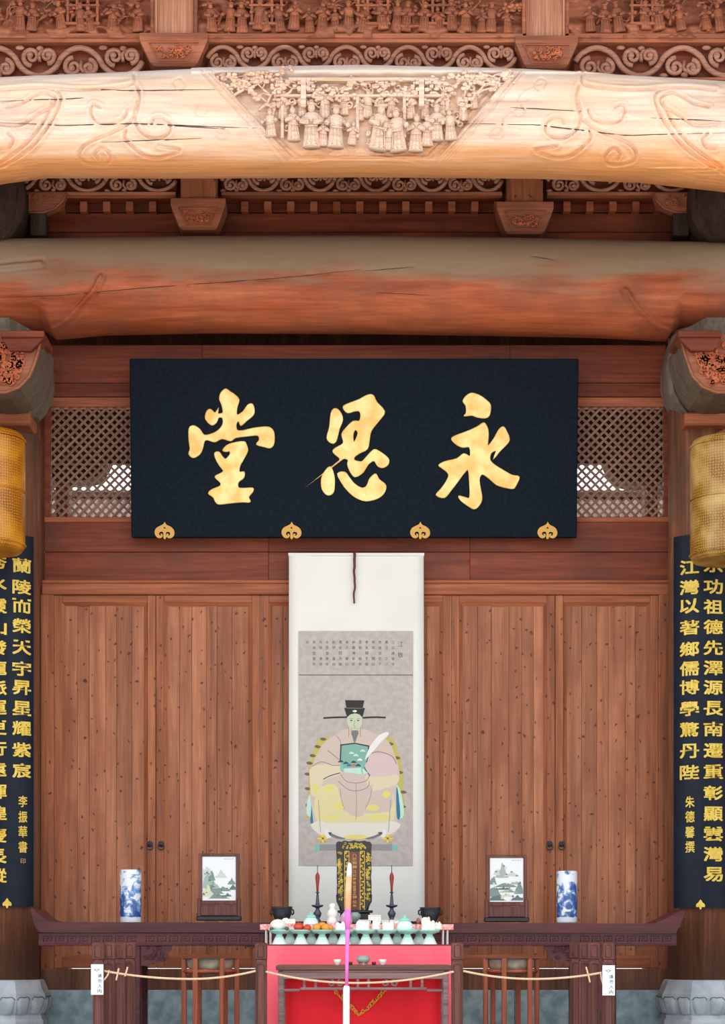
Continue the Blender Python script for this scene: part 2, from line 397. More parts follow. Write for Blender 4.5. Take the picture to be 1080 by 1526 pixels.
def blue_white(name, seed):
    m, nt, N, L, b = newmat(name)
    tc = N.new('ShaderNodeTexCoord'); mp = N.new('ShaderNodeMapping'); mp.inputs['Location'].default_value = (seed, seed*.7, seed*.3); L.new(tc.outputs['Object'], mp.inputs['Vector'])
    no = N.new('ShaderNodeTexNoise'); no.inputs['Scale'].default_value = 19; no.inputs['Detail'].default_value = 9; no.inputs['Distortion'].default_value = .5; L.new(mp.outputs[0], no.inputs['Vector'])
    sp = N.new('ShaderNodeSeparateXYZ'); L.new(tc.outputs['Object'], sp.inputs[0])
    mr = N.new('ShaderNodeMapRange'); mr.inputs['From Min'].default_value = .30; mr.inputs['From Max'].default_value = .16; mr.inputs['To Max'].default_value = .16; L.new(sp.outputs['Z'], mr.inputs['Value'])
    mr2 = N.new('ShaderNodeMapRange'); mr2.inputs['From Min'].default_value = .02; mr2.inputs['From Max'].default_value = .045; L.new(sp.outputs['Z'], mr2.inputs['Value'])
    q = math_(N, L, 'MULTIPLY', math_(N, L, 'ADD', no.outputs['Fac'], mr.outputs[0]), mr2.outputs[0])
    r = N.new('ShaderNodeValToRGB'); e = r.color_ramp.elements
    e[0].position = .55; e[0].color = lin((232, 238, 246)); e[1].position = .70; e[1].color = lin((52, 86, 156)); x = e.new(.60); x.color = lin((132, 172, 220))
    L.new(q, r.inputs[0]); L.new(r.outputs[0], b.inputs['Base Color']); b.inputs['Roughness'].default_value = .12
    M[name] = m
blue_white('blue_white_a', 1.3); blue_white('blue_white_b', 4.9)

# ------------------------------------------------------------------ ground, floor, shell
o = MB().box(-9, 9, -40, -3.3, -.75, -.6).build('ground', M['paving']); o['kind'] = 'structure'
o = MB().box(-6.5, 6.5, -3.3, 1.6, -.7, 0).build('floor', M['hall_floor']); o['kind'] = 'structure'
o = MB().box(-6.5, 6.5, -3.55, -3.3, -.6, -.05).build('trim_1', M['stone']); o['kind'] = 'structure'
o = MB().box(-9, 9, 1.6, 14, -.75, -.55).build('floor_rear', M['paving']); o['kind'] = 'structure'
o = MB().box(-6.6, -6.4, -3.3, 1.6, 0, 8).build('wall_left', M['plaster']); o['kind'] = 'structure'
o = MB().box(6.4, 6.6, -3.3, 1.6, 0, 8).build('wall_right', M['plaster']); o['kind'] = 'structure'
# roof: sloping soffit from the eave up to the ridge, then down behind
b = MB()
for (ya, za, yb, zb) in ((-3.7, 7.55, -.2, 9.3), (-.2, 9.3, 3.2, 7.6)):
    b.add([(-7, ya, za), (7, ya, za), (7, yb, zb), (-7, yb, zb), (-7, ya, za+.18), (7, ya, za+.18), (7, yb, zb+.18), (-7, yb, zb+.18)],
          [(0,1,2,3),(4,7,6,5),(0,4,5,1),(3,2,6,7),(0,3,7,4),(1,5,6,2)])
ceil = b.build('ceiling', M['soffit']); ceil['kind'] = 'structure'

# ------------------------------------------------------------------ back wall
wall = struct('wall_back', (0, 0, 0))
def bx(px0, px1, py0, py1, yf, yb, bev=.004):         # box from pixels of the photograph, at depth yf (front face)
    return MB().box(X(px0, yf), X(px1, yf), yf, yb, Z(py1, yf), Z(py0, yf), bev)
# boards above the lattice, lintel boards below it
o = MB().box(-3.3, 3.3, 1.2, 1.25, 4.9, 8.0).build('gap_shade_board', M['dark_wood']); o['kind'] = 'structure'  # added dark board standing in for the shadow gap under the inner beam
for (y0, y1) in ((514, 571), (571, 592)):
    for (xa, xb) in ((70, 301), (301, 760), (760, 992)):
        bx(xa, xb, y0, y1-.6, 0, .06).build('board', M['red_board'], wall)
for (y0, y1) in ((778, 823), (823, 868)):
    for (xa, xb) in ((66, 400), (400, 700), (700, 997)):
        bx(xa, xb, y0, y1-.6, -.01, .07).build('board', M['red_board'], wall)
bx(230, 838, 592, 778, .01, .05).build('board', M['red_board'], wall)
bx(66, 997, 592, 606, -.02, .06).build('rail', M['frame_wood'], wall)
bx(66, 997, 770, 778, -.02, .06).build('rail', M['frame_wood'], wall)
for (xa, xb) in ((66, 75), (989, 997), (226, 234), (832, 840)): bx(xa, xb, 606, 770, -.02, .06).build('jamb', M['red_board'], wall)
for (xa, xb) in ((-900, 67), (996, 1980)):            # plain boarding beyond the columns
    for k in range(8):
        a = xa + (xb-xa)*k/8; bx(a, a+(xb-xa)/8-1, 20, 1680, .065, .10).build('board', M['frame_wood_v'], wall)
# bottom board and blue stone sill
bx(60, 1002, 1443.9, 1477, -.05, .06).build('bottom_board', M['column_wood'], wall)
sill = struct('baseboard_back', (0, 0, 0))
for k in range(4):
    a = 62 + k*234.5; MB().box(X(a, 0)+.002, X(a+234.5, 0)-.002, -.08, .1, 0, Z(1475.5, -.08), .005).build('stone', M['blue_stone'], sill)
# lattice windows: every slat a piece
def lattice(n, xa, xb, ya, yb):
    wd = struct('window_%d' % n, (X((xa+xb)/2, 0), 0, Z(yb, 0)))
    x0, x1, z0, z1 = X(xa, 0), X(xb, 0), Z(yb, 0), Z(ya, 0); st = 13.2/200; wd_ = .0082
    for sgn in (1, -1):
        yy = .012 if sgn > 0 else .022
        c = (x0 - (z1-z0) - .3) if sgn > 0 else x0 - .3
        k = 0
        while c < x1 + (z1-z0) + .3:
            # line x = c + sgn*(z - z0)
            ts = []
            za = z0; zb = z1
            if sgn > 0: za = max(za, z0 + (x0-c)); zb = min(zb, z0 + (x1-c))
            else: za = max(za, z0 + (c-x1)); zb = min(zb, z0 + (c-x0))
            if zb - za > .02:
                L = (zb-za)*math.sqrt(2); xm = c + sgn*((za+zb)/2 - z0); zm = (za+zb)/2
                o = MB().box(-L/2, L/2, -.006, .006, -wd_, wd_).build('slat', M['lattice_wood'], wd, local=True)
                o.location = Vector((xm, yy, zm)) - worldloc(wd); o.rotation_euler = (0, R(-45) if sgn > 0 else R(45), 0)
            c += st; k += 1
lattice(1, 75, 228, 606, 770); lattice(2, 838, 990, 606, 770)

# doors: header, jambs, six leaves
o = bx(62, 1000, 868, 886, -.03, .06, .006).build('trim_2', M['frame_wood']); o['kind'] = 'structure'
o = bx(62, 1000, 864, 869, -.045, .06, .006).build('trim_3', M['frame_wood']); o['kind'] = 'structure'
o = bx(60, 80, 886, 1446, -.03, .06, .006).build('trim_4', M['frame_wood_v']); o['kind'] = 'structure'
o = bx(981, 1001, 886, 1446, -.03, .06, .006).build('trim_5', M['frame_wood_v']); o['kind'] = 'structure'
edges = [80, 232, 388, 530, 672, 827, 981]
for i in range(6):
    xa, xb = edges[i]+.4, edges[i+1]-.4
    d_ = struct('door_%d' % (i+1), (X((xa+xb)/2, 0), 0, Z(1443, 0)))
    bx(xa, xa+12, 887, 1443, -.012, .04).build('stile', M['frame_wood_v'], d_)
    bx(xb-12, xb, 887, 1443, -.012, .04).build('stile', M['frame_wood_v'], d_)
    bx(xa+12, xb-12, 887, 898, -.011, .04).build('top_rail', M['frame_wood'], d_)
    bx(xa+12, xb-12, 1428, 1443, -.011, .04).build('bottom_rail', M['frame_wood'], d_)
    # sloping moulding round the panel
    mo = MB(); a0, a1, b0, b1 = xa+12, xb-12, 898, 1428; g = 6
    P = [(a0, b0), (a1, b0), (a1, b1), (a0, b1)]; Q = [(a0+g, b0+g), (a1-g, b0+g), (a1-g, b1-g), (a0+g, b1-g)]
    mo.add([(X(x, 0), -.010, Z(y, 0)) for x, y in P] + [(X(x, 0), .012, Z(y, 0)) for x, y in Q], [(0,1,5,4),(1,2,6,5),(2,3,7,6),(3,0,4,7)])
    mo.m = [0, 1, 0, 1]; mo.build('moulding', [M['frame_wood'], M['frame_wood_v']], d_)
    MB().box(X(xa+8, 0), X(xb-8, 0), .031, .038, Z(1436, 0), Z(892, 0)).build('backing', M['frame_wood_v'], d_)
    nP = 6; wv = [random.uniform(.7, 1.3) for _ in range(nP)]; sw = sum(wv); x = xa+15
    for k in range(nP):
        ww = (xb-xa-30)*wv[k]/sw
        bx(x+.12, x+ww-.12, 899, 1427, .008 + random.choice((0, .002, .004)), .03, .0018).build('plank', M['door_wood'], d_)
        x += ww
    if i in (0, 1, 4, 5):
        hx = {0: 223.5, 1: 240.5, 4: 818.5, 5: 836.5}[i]; hz = 1260
        h = MB().lathe([(.001, 0), (.022, 0), (.024, .004), (.012, .008), (.001, .016)], 0, 0, 8)
        h.v = [(a, -c, b_) for a, b_, c in h.v]
        h.v = [(a+X(hx, 0), b_-.012, c+Z(hz-2, 0)) for a, b_, c in h.v]
        ho = h.build('handle_plate', M['iron'], d_)
        MB().tube([(X(hx, 0)+.023*math.sin(t), -.026, Z(hz-2, 0)-.02-.023*math.cos(t)) for t in [k*math.pi/8 for k in range(17)]], .0045, 6).build('ring', M['iron'], ho)

# ------------------------------------------------------------------ what stands behind the lattice
arch = [(60, 560), (60, 716), (101, 716), (128, 715), (141, 712), (152, 702), (158, 692), (165, 677), (174, 664), (193, 657), (260, 652), (800, 655),
        (870, 660), (886, 666), (899, 679), (910, 704), (922, 716), (940, 720), (1003, 721), (1003, 560)]
b = MB(); b.prism([(X(x, 2.0), Z(y, 2.0)) for x, y in arch], 2.0, 2.25)
tag(b.build('rear_beam', M['dark_wood'], loc=(0, 2.1, 5)), 'dark arched rear beam silhouetted behind both lattice windows', 'beam')
for (xa, xb, t) in ((82, 102, 'left'), (961, 981, 'right')):
    b = MB(); b.box(X(xa, 2.0), X(xb, 2.0), 2.0, 2.2, -.55, Z(716, 2.0), .01)
    tag(b.build('rear_post', M['column_wood'], loc=(X((xa+xb)/2, 2), 2.1, -.55)), 'slim rear post half hidden behind the %s lattice window' % t, 'post')
rr = thing('tiled_roof', 'weathered tiled roof of the rear building beyond the lattice windows', 'roof', (0, 7, 4))
n = 90; xs = np.linspace(X(-60, 7), X(1140, 7), n*6+1); z0, z1 = Z(800, 6.5), Z(731, 8.5)-.12; b = MB()
vs = [(x, 6.5 + 2*t, z0 + (z1-z0)*t + .04*abs(math.sin(i*math.pi/6))) for t in (0, .33, .66, 1) for i, x in enumerate(xs)]
m_ = len(xs); b.add(vs, [(j*m_+i, j*m_+i+1, (j+1)*m_+i+1, (j+1)*m_+i) for j in range(3) for i in range(m_-1)], True)
o = b.build('roof_tiles', M['roof_tile'], rr); o['kind'] = 'stuff'
MB().box(xs[0], xs[-1], 6.7, 8.6, z0-4.4, z0-.02).build('wall', M['plaster'], rr)
MB().box(xs[0], xs[-1], 8.45, 8.65, z1, z1+.12, .03).build('ridge', M['roof_tile'], rr)

# ------------------------------------------------------------------ big beams
def spiral_pts(cx, cz, y, r0, a0, turns=1.2, n=12): return [(cx+r0*(1-.75*i/n)*math.cos(a0+turns*6.283*i/n), y, cz+r0*(1-.75*i/n)*math.sin(a0+turns*6.283*i/n)) for i in range(n+1)]
def beam(Yc, hd, top, bot, x0, x1, nx, nf, p, disp):
    Ym = Yc - hd*.4
    pxs = np.linspace(x0, x1, nx); tp = np.interp(pxs, *zip(*top)); bt = np.interp(pxs, *zip(*bot))
    zt = Z(tp, Ym); zb = Z(bt, Yc+hd*.45); xw = X(pxs, Ym); zc = (zt+zb)/2; hh = (zt-zb)/2
    u = np.sin(np.linspace(-math.pi/2, math.pi/2, nf)); fr = -(1-np.abs(u)**p)**(1/p)
    ub = np.sin(np.linspace(math.pi/2, -math.pi/2, 10))[1:-1]; fb = (1-np.abs(ub)**p)**(1/p)
    U = np.concatenate([u, ub]); V = np.concatenate([fr, fb]); n = len(U)
    XX = np.repeat(xw[:, None], n, 1); ZZ = zc[:, None] + hh[:, None]*U[None]; YY = Yc + hd*V[None] + 0*XX
    PX = 540 + XX*F/(D+YY); PY = HOR - (ZZ-CZ)*F/(D+YY)
    h = disp(PX, PY, XX, ZZ); h[:, nf:] = 0; wgt = np.ones(n); wgt[:nf] = np.clip((1-np.abs(u))*12, 0, 1)
    YY = YY - h*wgt[None]
    beam.surf = (PX[:, :nf].ravel(), PY[:, :nf].ravel(), YY[:, :nf].ravel())
    b = MB(); b.v = [tuple(q) for q in np.stack([XX, YY, ZZ], -1).reshape(-1, 3).tolist()]
    i = np.arange(nx-1)[:, None]*n; j = np.arange(n)[None]; j2 = (j+1) % n
    fs = np.stack([i+j, i+n+j, i+n+j2, i+j2], -1).reshape(-1, 4).tolist()
    b.f = [tuple(q) for q in fs]; b.f += [tuple(range(n-1, -1, -1)), tuple((nx-1)*n+k for k in range(n))]
    b.m = [0]*len(b.f); b.sm = [True]*(len(b.f)-2) + [False]*2
    return b
def mir(pl, c): return [(c-x, y) for x, y in pl]
L1 = [[(-60,290),(0,252),(45,222),(75,184),(90,152),(86,136),(60,130),(0,134)], [(-60,282),(0,244),(40,214),(66,180),(78,152)],
      [(0,186),(30,187),(58,170),(78,158),(82,146),(66,138),(50,144),(34,154),(10,160)], [(12,200),(20,208),(14,220),(0,222)],
      [(0,134),(60,130),(120,134),(175,130),(198,124),(199,110)],
      [(204,128),(208,145),(203,168),(192,184),(168,198),(148,206),(128,216),(119,228),(122,240),(136,246),(156,247),(165,238),(160,226),(150,222),(142,230),(146,238)],
      [(205,150),(201,172),(206,192),(222,205),(240,206),(253,196),(252,184),(242,176),(230,176),(226,184)],
      [(188,194),(186,206),(196,218),(214,232),(236,236),(258,230),(268,224),(246,220),(236,218)],
      [(150,160),(138,156),(136,170),(146,182),(166,184),(184,176),(190,164)]]
P1 = L1 + [mir(l, 1066) for l in L1]
Tri = [[(300,104),(430,245)],[(318,106),(442,240)],[(330,108),(452,236)],[(776,106),(648,245)],[(758,108),(636,240)],[(746,110),(626,236)],
       [(452,243),(540,224),(628,243)],[(430,236),(648,236)]]
Sc1 = [[(262,130),(258,120),(268,116),(276,126),(270,134)],[(296,156),(290,166),(300,172),(310,164)],[(330,200),(324,192),(336,192),(342,204),(330,210),(322,204)]]
Sc1 += [mir(l, 1072) for l in Sc1] + [[(806,124),(780,134),(772,150),(790,146)],[(770,160),(752,172),(748,186)]]
P1 = [smooth_loop(l, 4, False) for l in P1]; Sc1 = [smooth_loop(l, 4, False) for l in Sc1]
Cr1 = [[(0,151),(110,147),(125,146)],[(90,132),(200,135),(320,133)],[(0,183),(100,187),(200,184),(330,189),(388,191)],[(250,187),(340,192)],
       [(700,184),(800,186),(930,202),(1080,198)],[(760,160),(870,166)],[(970,176),(1080,181)],[(640,190),(700,184)],[(150,212),(300,206)],[(420,182),(520,184)]]
def d1(px, py, xx, zz):
    dP = dist_lines(px, py, P1); h = -.020*np.exp(-(dP/1.5)**2) + .010*np.exp(-((dP-4.5)/3)**2) - .012*np.exp(-(dist_lines(px, py, Tri)/1.2)**2) - .010*np.exp(-(dist_lines(px, py, Sc1)/1.2)**2)
    wob = 1.5*fbm(px*.05, py*.05, 3)-.75
    h -= .006*np.exp(-(dist_lines(px, py+wob, Cr1)/1.2)**2)
    h += .004*(fbm(px*.01, py*.12, 5)-.5)
    lip = np.clip((py-248-(px-540)**2*8e-6)/1.5, 0, 1); h += lip*.018; h += lip*.008*np.sin(py*1.3)*(py > 252)
    h += np.clip((108-py+(px-540)**2*2e-5)/1.2, 0, 1)*.014*(px > 285)
    # recessed figure scene in the middle
    lft = 318+(py-108)*.93; rgt = 762-(py-108)*.86
    ins = np.clip((px-lft)/2, 0, 1)*np.clip((rgt-px)/2, 0, 1)*np.clip((py-109)/1.5, 0, 1)*np.clip((233-py)/2, 0, 1)
    h -= ins*(.065 + .03*(fbm(px*.08, py*.1, 9)-.5) - .030*np.clip((py-205)/28, 0, 1))
    # diagonal ribbed bands beside the scene
    for s_, dd in ((1, px-lft), (-1, rgt-px)):
        bnd = (dd < 0)*(dd > -22)*(py < 246)*(py > 108); h += bnd*.006*np.sin(dd*1.15)
    return h
def cracks(lines, r, parent=None):
    SX, SY, SZ = beam.surf; b = MB()
    for li, l in enumerate(lines):
        pts = []; n = 26
        for i in range(n+1):
            t = i/n*(len(l)-1); k = min(int(t), len(l)-2); f = t-k; x = l[k][0]+(l[k+1][0]-l[k][0])*f; y = l[k][1]+(l[k+1][1]-l[k][1])*f + 1.6*(float(fbm(np.array([x*.035]), np.array([li*3.7]), 4)[0])-.5)
            j = int(np.argmin((SX-x)**2+(SY-y)**2)); Yv = SZ[j] - .0015; pts.append((X(x, Yv), Yv, Z(y, Yv)))
        b.tube(pts, [r*(.25+.75*math.sin(math.pi*min(1, max(0, i/n)))) for i in range(n+1)], 5)
    return b
T1 = [(-160,138),(-60,122),(0,114),(150,108),(300,101),(540,97),(780,103),(900,109),(1080,120),(1240,140)]
B1 = [(-160,310),(-60,286),(0,276),(60,268),(300,269),(540,267),(800,269),(960,275),(1080,288),(1240,312)]
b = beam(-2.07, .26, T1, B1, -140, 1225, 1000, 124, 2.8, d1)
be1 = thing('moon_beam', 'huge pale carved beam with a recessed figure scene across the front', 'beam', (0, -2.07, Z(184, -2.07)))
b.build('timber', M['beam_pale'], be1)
for l_ in Cr1: cracks([l_], .0032).build('crack', M['dark_wood'], be1)
# figures of the relief
def figure_mb(kind):
    b = MB()
    b.lathe([(.21,0),(.20,.10),(.165,.35),(.15,.48),(.19,.62),(.17,.74),(.06,.80)], 0, 0, 9, sq=.65)
    b.ball((0,-.02,.88), .085, .08, .10, 8, 6)
    if kind == 0: b.lathe([(.10,0),(.11,.03),(.06,.05),(.05,.12)], 0, -.02, 8, z=.93)
    elif kind == 1: b.lathe([(.14,0),(.03,.09)], 0, -.02, 8, z=.93)
    else: b.ball((0,0,.98), .05, .05, .05, 6, 4)
    for s in (-1, 1):
        b.tube([(s*.15,0,.70),(s*.23,-.06,.55),(s*(.06 if kind != 1 else .26),-.19,.50 if kind != 2 else .62)], [.06,.055,.07], 6)
    b.tube([(-.14,-.1,.45),(0,-.14,.43),(.14,-.1,.45)], .022, 5)
    for k in (-1, 0, 1): b.tube([(k*.09,-.115,.40),(k*.12,-.135,.02)], .014, 4)
    return b
_figs = {}
def place_fig(parent, px, py, hp, Y, mat, kind, tilt=0):
    key = (kind, mat)
    s = hp/s_at(Y); loc = (X(px, Y), Y, Z(py, Y))
    if key not in _figs:
        o = figure_mb(kind).build('carved_figure', M[mat], parent, local=True); _figs[key] = o; o.location = Vector(loc)-worldloc(parent)
    else: o = inst(_figs[key], parent, loc)
    o.scale = (s*random.choice((-1, 1)), s, s); o.rotation_euler = (0, R(tilt), R(random.uniform(-20, 20)))
for i, (x, y, h) in enumerate([(422,178,36),(450,176,34),(484,178,42),(512,172,34),(548,176,36),(583,176,36),(612,178,34),(634,178,32),(660,176,36),(690,180,34),(706,162,28),(536,180,30),(568,180,34)]):
    place_fig(be1, x, y, h*1.15, -2.285, 'carved_pale', i % 3)
for i, (x, y, h) in enumerate([(404,200,36),(438,206,44),(464,216,58),(500,216,54),(524,212,30),(562,220,60),(594,222,56),(619,222,48),(650,206,46),(672,205,40),(482,214,34),(636,214,40),(578,220,36)]):
    place_fig(be1, x, y+4, h*1.15, -2.315, 'carved_pale', (i+1) % 3, random.uniform(-6, 6))
def tree(parent, px, py, w_, h_, Y, mat, seed):
    rnd = random.Random(seed); b = MB(); k = 1/s_at(Y); x0 = X(px, Y); z0 = Z(py, Y)
    pts = [(x0, Y, z0)]; n = 5
    for i in range(1, n): pts.append((x0 + w_*k*(.6*i/n*math.copysign(1, w_) * .5 + rnd.uniform(-.12, .12)), Y, z0+h_*k*i/n))
    b.tube(pts, [.012, .010, .009, .007, .005], 6)
    for i in range(7):
        a = pts[rnd.randint(1, 4)]; e = (a[0]+rnd.uniform(-.5, .5)*w_*k, Y-.005, a[2]+rnd.uniform(0, .35)*h_*k)
        b.tube([a, ((a[0]+e[0])/2, Y-.01, (a[2]+e[2])/2+.012), e], [.006, .005, .004], 5)
        for q in range(4): b.ball((e[0]+rnd.uniform(-.03, .03), Y-.01+rnd.uniform(-.01, .01), e[2]+rnd.uniform(-.015, .02)), rnd.uniform(.012, .022), .012, rnd.uniform(.008, .015), 7, 4)
    return b.build('carved_tree', M[mat], parent)
for a in ((350,150,60,40,1),(385,165,80,55,2),(405,190,30,70,3),(372,140,90,26,4),(700,150,80,36,5),(730,135,70,22,6),(672,140,60,28,7),(690,180,20,60,8),(500,150,50,26,9),(560,152,60,26,10),(606,150,40,24,11),(470,152,40,22,12),(420,150,70,30,13),(650,162,50,40,14),(362,128,70,16,15),(716,126,70,14,16)):
    tree(be1, a[0], a[1], a[2], a[3], -2.30, 'carved_pale', a[4])
for k in range(70):
    rnd = random.Random(k+900); px = rnd.uniform(345, 735); py = rnd.uniform(116, 222); lf = 322+(py-108)*.93; rg_ = 758-(py-108)*.86
    if not lf+6 < px < rg_-6: continue
    b = MB(); b.tube(spiral_pts(X(px, -2.29), Z(py, -2.29), -2.285, rnd.uniform(.016, .03), rnd.uniform(0, 6), 1.3, 14), .007, 6); b.build('carved_cloud', M['carved_pale'], be1)
for cx in (452, 628):                                 # fretted hangings
    b = MB(); Y = -2.32
    for r in range(4):
        for c in range(5):
            if (r+c) % 2 == 0 or r == 0: b.box(X(cx-16+c*7, Y), X(cx-10.5+c*7, Y), Y-.008, Y+.02, Z(121+r*5, Y), Z(117+r*5, Y))
    b.box(X(cx-18, Y), X(cx+20, Y), Y, Y+.03, Z(119, Y), Z(116, Y)); b.box(X(cx-4, Y), X(cx+4, Y), Y-.012, Y+.03, Z(160, Y), Z(118, Y), .003)
    b.build('carved_hanging', M['carved_pale'], be1)
Y = -2.31
b = MB(); b.box(X(430, Y), X(652, Y), Y-.012, Y+.04, Z(121, Y), Z(116, Y), .004); b.box(X(410, Y), X(672, Y), Y, Y+.04, Z(144, Y), Z(140, Y), .003); b.build('carved_rail', M['carved_pale'], be1)
for x in (418, 478, 530, 600, 664): MB().box(X(x, Y), X(x+5, Y), Y, Y+.04, Z(205, Y), Z(143, Y), .004).build('carved_pillar', M['carved_pale'], be1)

G2 = [[(150,412),(140,432),(120,455),(95,482),(72,496)],[(932,432),(950,460),(975,485),(1006,500)],[(0,398),(60,392)]]
Cr2 = [[(0,444),(100,440),(180,432),(280,424),(400,416),(480,408),(540,402)],[(790,382),(830,388)],[(540,404),(620,398)],[(310,410),(322,470)],[(280,425),(284,450)]]
def d2(px, py, xx, zz):
    g = dist_lines(px, py, G2); h = .020*np.exp(-(g/3)**2) - .016*np.exp(-((g-6)/2)**2)
    h -= .007*np.exp(-(dist_lines(px, py+2*fbm(px*.06, py*.02, 2), Cr2[:2]+Cr2[2:3])/.8)**2) + .005*np.exp(-(dist_lines(px, py, Cr2[3:])/3)**2)
    h += .006*(fbm(px*.008, py*.08, 8)-.5)
    h += .02*np.clip((py-492-(px > 80)*(px < 1000)*4)/3, 0, 1)
    return h
T2 = [(-160,356),(0,352),(300,348),(540,347),(800,351),(1080,358),(1240,362)]
B2 = [(-160,500),(60,500),(76,512),(150,505),(300,502),(540,503),(760,506),(900,509),(1000,514),(1014,500),(1240,500)]
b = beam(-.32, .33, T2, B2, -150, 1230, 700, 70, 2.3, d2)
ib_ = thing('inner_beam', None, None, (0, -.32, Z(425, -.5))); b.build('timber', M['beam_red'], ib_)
for l_ in ([(0,444),(100,440),(180,432),(280,424),(400,416),(480,408),(540,402)], [(540,404),(620,398)], [(790,382),(830,388)], [(560,436),(640,440)]): cracks([l_], .0026).build('crack', M['dark_wood'], ib_)
tag(ib_, 'massive smooth beam, grey above and orange red below, over the black plaque', 'beam')

# ------------------------------------------------------------------ assemblies standing on the beams
def scroll_mb(W, H, thick):
    b = MB(); r = .088*H
    pts = [(x*W, 0, .40*H*math.copysign(abs(math.sin(2*math.pi*x))**.7, math.sin(2*math.pi*x))) for x in [i/36 for i in range(37)]]
    b.tube(pts, r, 6, sq=thick/r/2)
    def spiral(cx, cz, r0, a0, sg, turns=1.35):
        n = 20; P = []
        for i in range(n+1):
            t = i/n; a = a0 + sg*t*turns*2*math.pi; rr_ = r0*(1-.78*t); P.append((cx+rr_*math.cos(a), 0, cz+rr_*math.sin(a)))
        b.tube(P, [r*(.9-.35*i/n) for i in range(n+1)], 6, sq=thick/r/2); b.ball((P[-1][0], 0, P[-1][2]), r*1.2, thick*.5, r*1.2, 8, 5)
    for m_, x0 in ((1, 0), (-1, .5)):
        spiral(W*(x0+.17), -.15*H*m_, .27*H, R(90 if m_ > 0 else -90), m_)
        spiral(W*(x0+.36), -.17*H*m_, .23*H, R(90 if m_ > 0 else -90), -m_)
        b.ball((W*(x0+.27), 0, -.38*H*m_), r*1.3, thick*.4, r*.9, 6, 4); b.ball((W*(x0+.03), 0, -.40*H*m_), r*1.6, thick*.4, r*.8, 6, 4)
        b.tube([(W*(x0+.27), 0, .0), (W*(x0+.26), 0, -.2*H*m_), (W*(x0+.30), 0, -.34*H*m_)], r*.6, 5, sq=2)
    return b
def fret(parent, xa, xb, yt, yb, Y, n, rail=6, mat='scroll_wood', railmat='carved_red'):
    W = (X(xb, Y)-X(xa, Y))/n; H = Z(yt+rail, Y)-Z(yb, Y); zc = (Z(yt+rail, Y)+Z(yb, Y))/2
    MB().box(X(xa, Y), X(xb, Y), Y-.03, Y+.05, Z(yt+rail, Y), Z(yt, Y), .004).build('rail', M[railmat], parent)
    MB().box(X(xa, Y), X(xb, Y), Y-.02, Y+.05, Z(yb+4, Y), Z(yb-1, Y), .004).build('rail', M[railmat], parent)
    MB().box(X(xa, Y), X(xb, Y), Y+.045, Y+.06, Z(yb, Y), Z(yt, Y)).build('backing', M['red_board'], parent)
    o0 = scroll_mb(W, H, .03).build('scroll_ornament', M[mat], parent, local=True); o0.location = Vector((X(xa, Y), Y, zc))-worldloc(parent)
    for k in range(1, n): inst(o0, parent, (X(xa, Y)+W*k, Y, zc))
def dou(parent, xa, xb, ya, yb, Y, mat='carved_red', fmat='carved_orange'):
    k = (xb-xa)
    d_ = MB(); x0, x1, z0, z1 = X(xa, Y), X(xb, Y), Z(yb, Y), Z(ya, Y); ins = (x1-x0)*.2; y0, y1 = Y-.08, Y+.12
    zt = z1-(z1-z0)*.22
    def ring(xl, xr, yf, z): return [(xl, yf, z), (xr, yf, z), (xr, y1, z), (xl, y1, z)]
    rs = [ring(x0, x1, y0, z1), ring(x0, x1, y0, zt), ring(x0+ins*.3, x1-ins*.3, y0+.01, (zt+z0)/2+.02), ring(x0+ins*.75, x1-ins*.75, y0+.03, z0+.015), ring(x0+ins, x1-ins, y0+.05, z0)]
    vs = [p for r_ in rs for p in r_]; fs = [(3,2,1,0), (16,17,18,19)]
    for a in range(4):
        for q in range(4): fs.append((a*4+q, a*4+(q+1) % 4, a*4+4+(q+1) % 4, a*4+4+q))
    d_.add(vs, fs); o = d_.build('bearing_block', M[mat], parent)
    f = MB(); rnd = random.Random(int(xa)); cx = (x0+x1)/2; hw = (x1-x0)*.36; hh = (zt-z0)*.36; cz = (zt+z0)/2
    f.tube([(cx-hw, y0-.006, cz+hh), (cx+hw, y0-.006, cz+hh), (cx+hw*.62, y0+.012, cz-hh), (cx-hw*.62, y0+.012, cz-hh), (cx-hw, y0-.006, cz+hh)], .004, 5)
    for q in range(44):
        u, v = rnd.uniform(-.8, .8), rnd.uniform(-.7, .7); r_ = rnd.uniform(.006, .014)
        xx, zz = cx+u*hw*(.8+.2*v), cz+v*hh; P = [(xx+r_*(1-t*.6)*math.cos(t*5+q), y0-.002+.01*(1-v)*.4, zz+r_*(1-t*.6)*math.sin(t*5+q)) for t in [i/6 for i in range(7)]]
        f.tube(P, .005, 5)
    f.build('carved_panel', M[fmat], o)
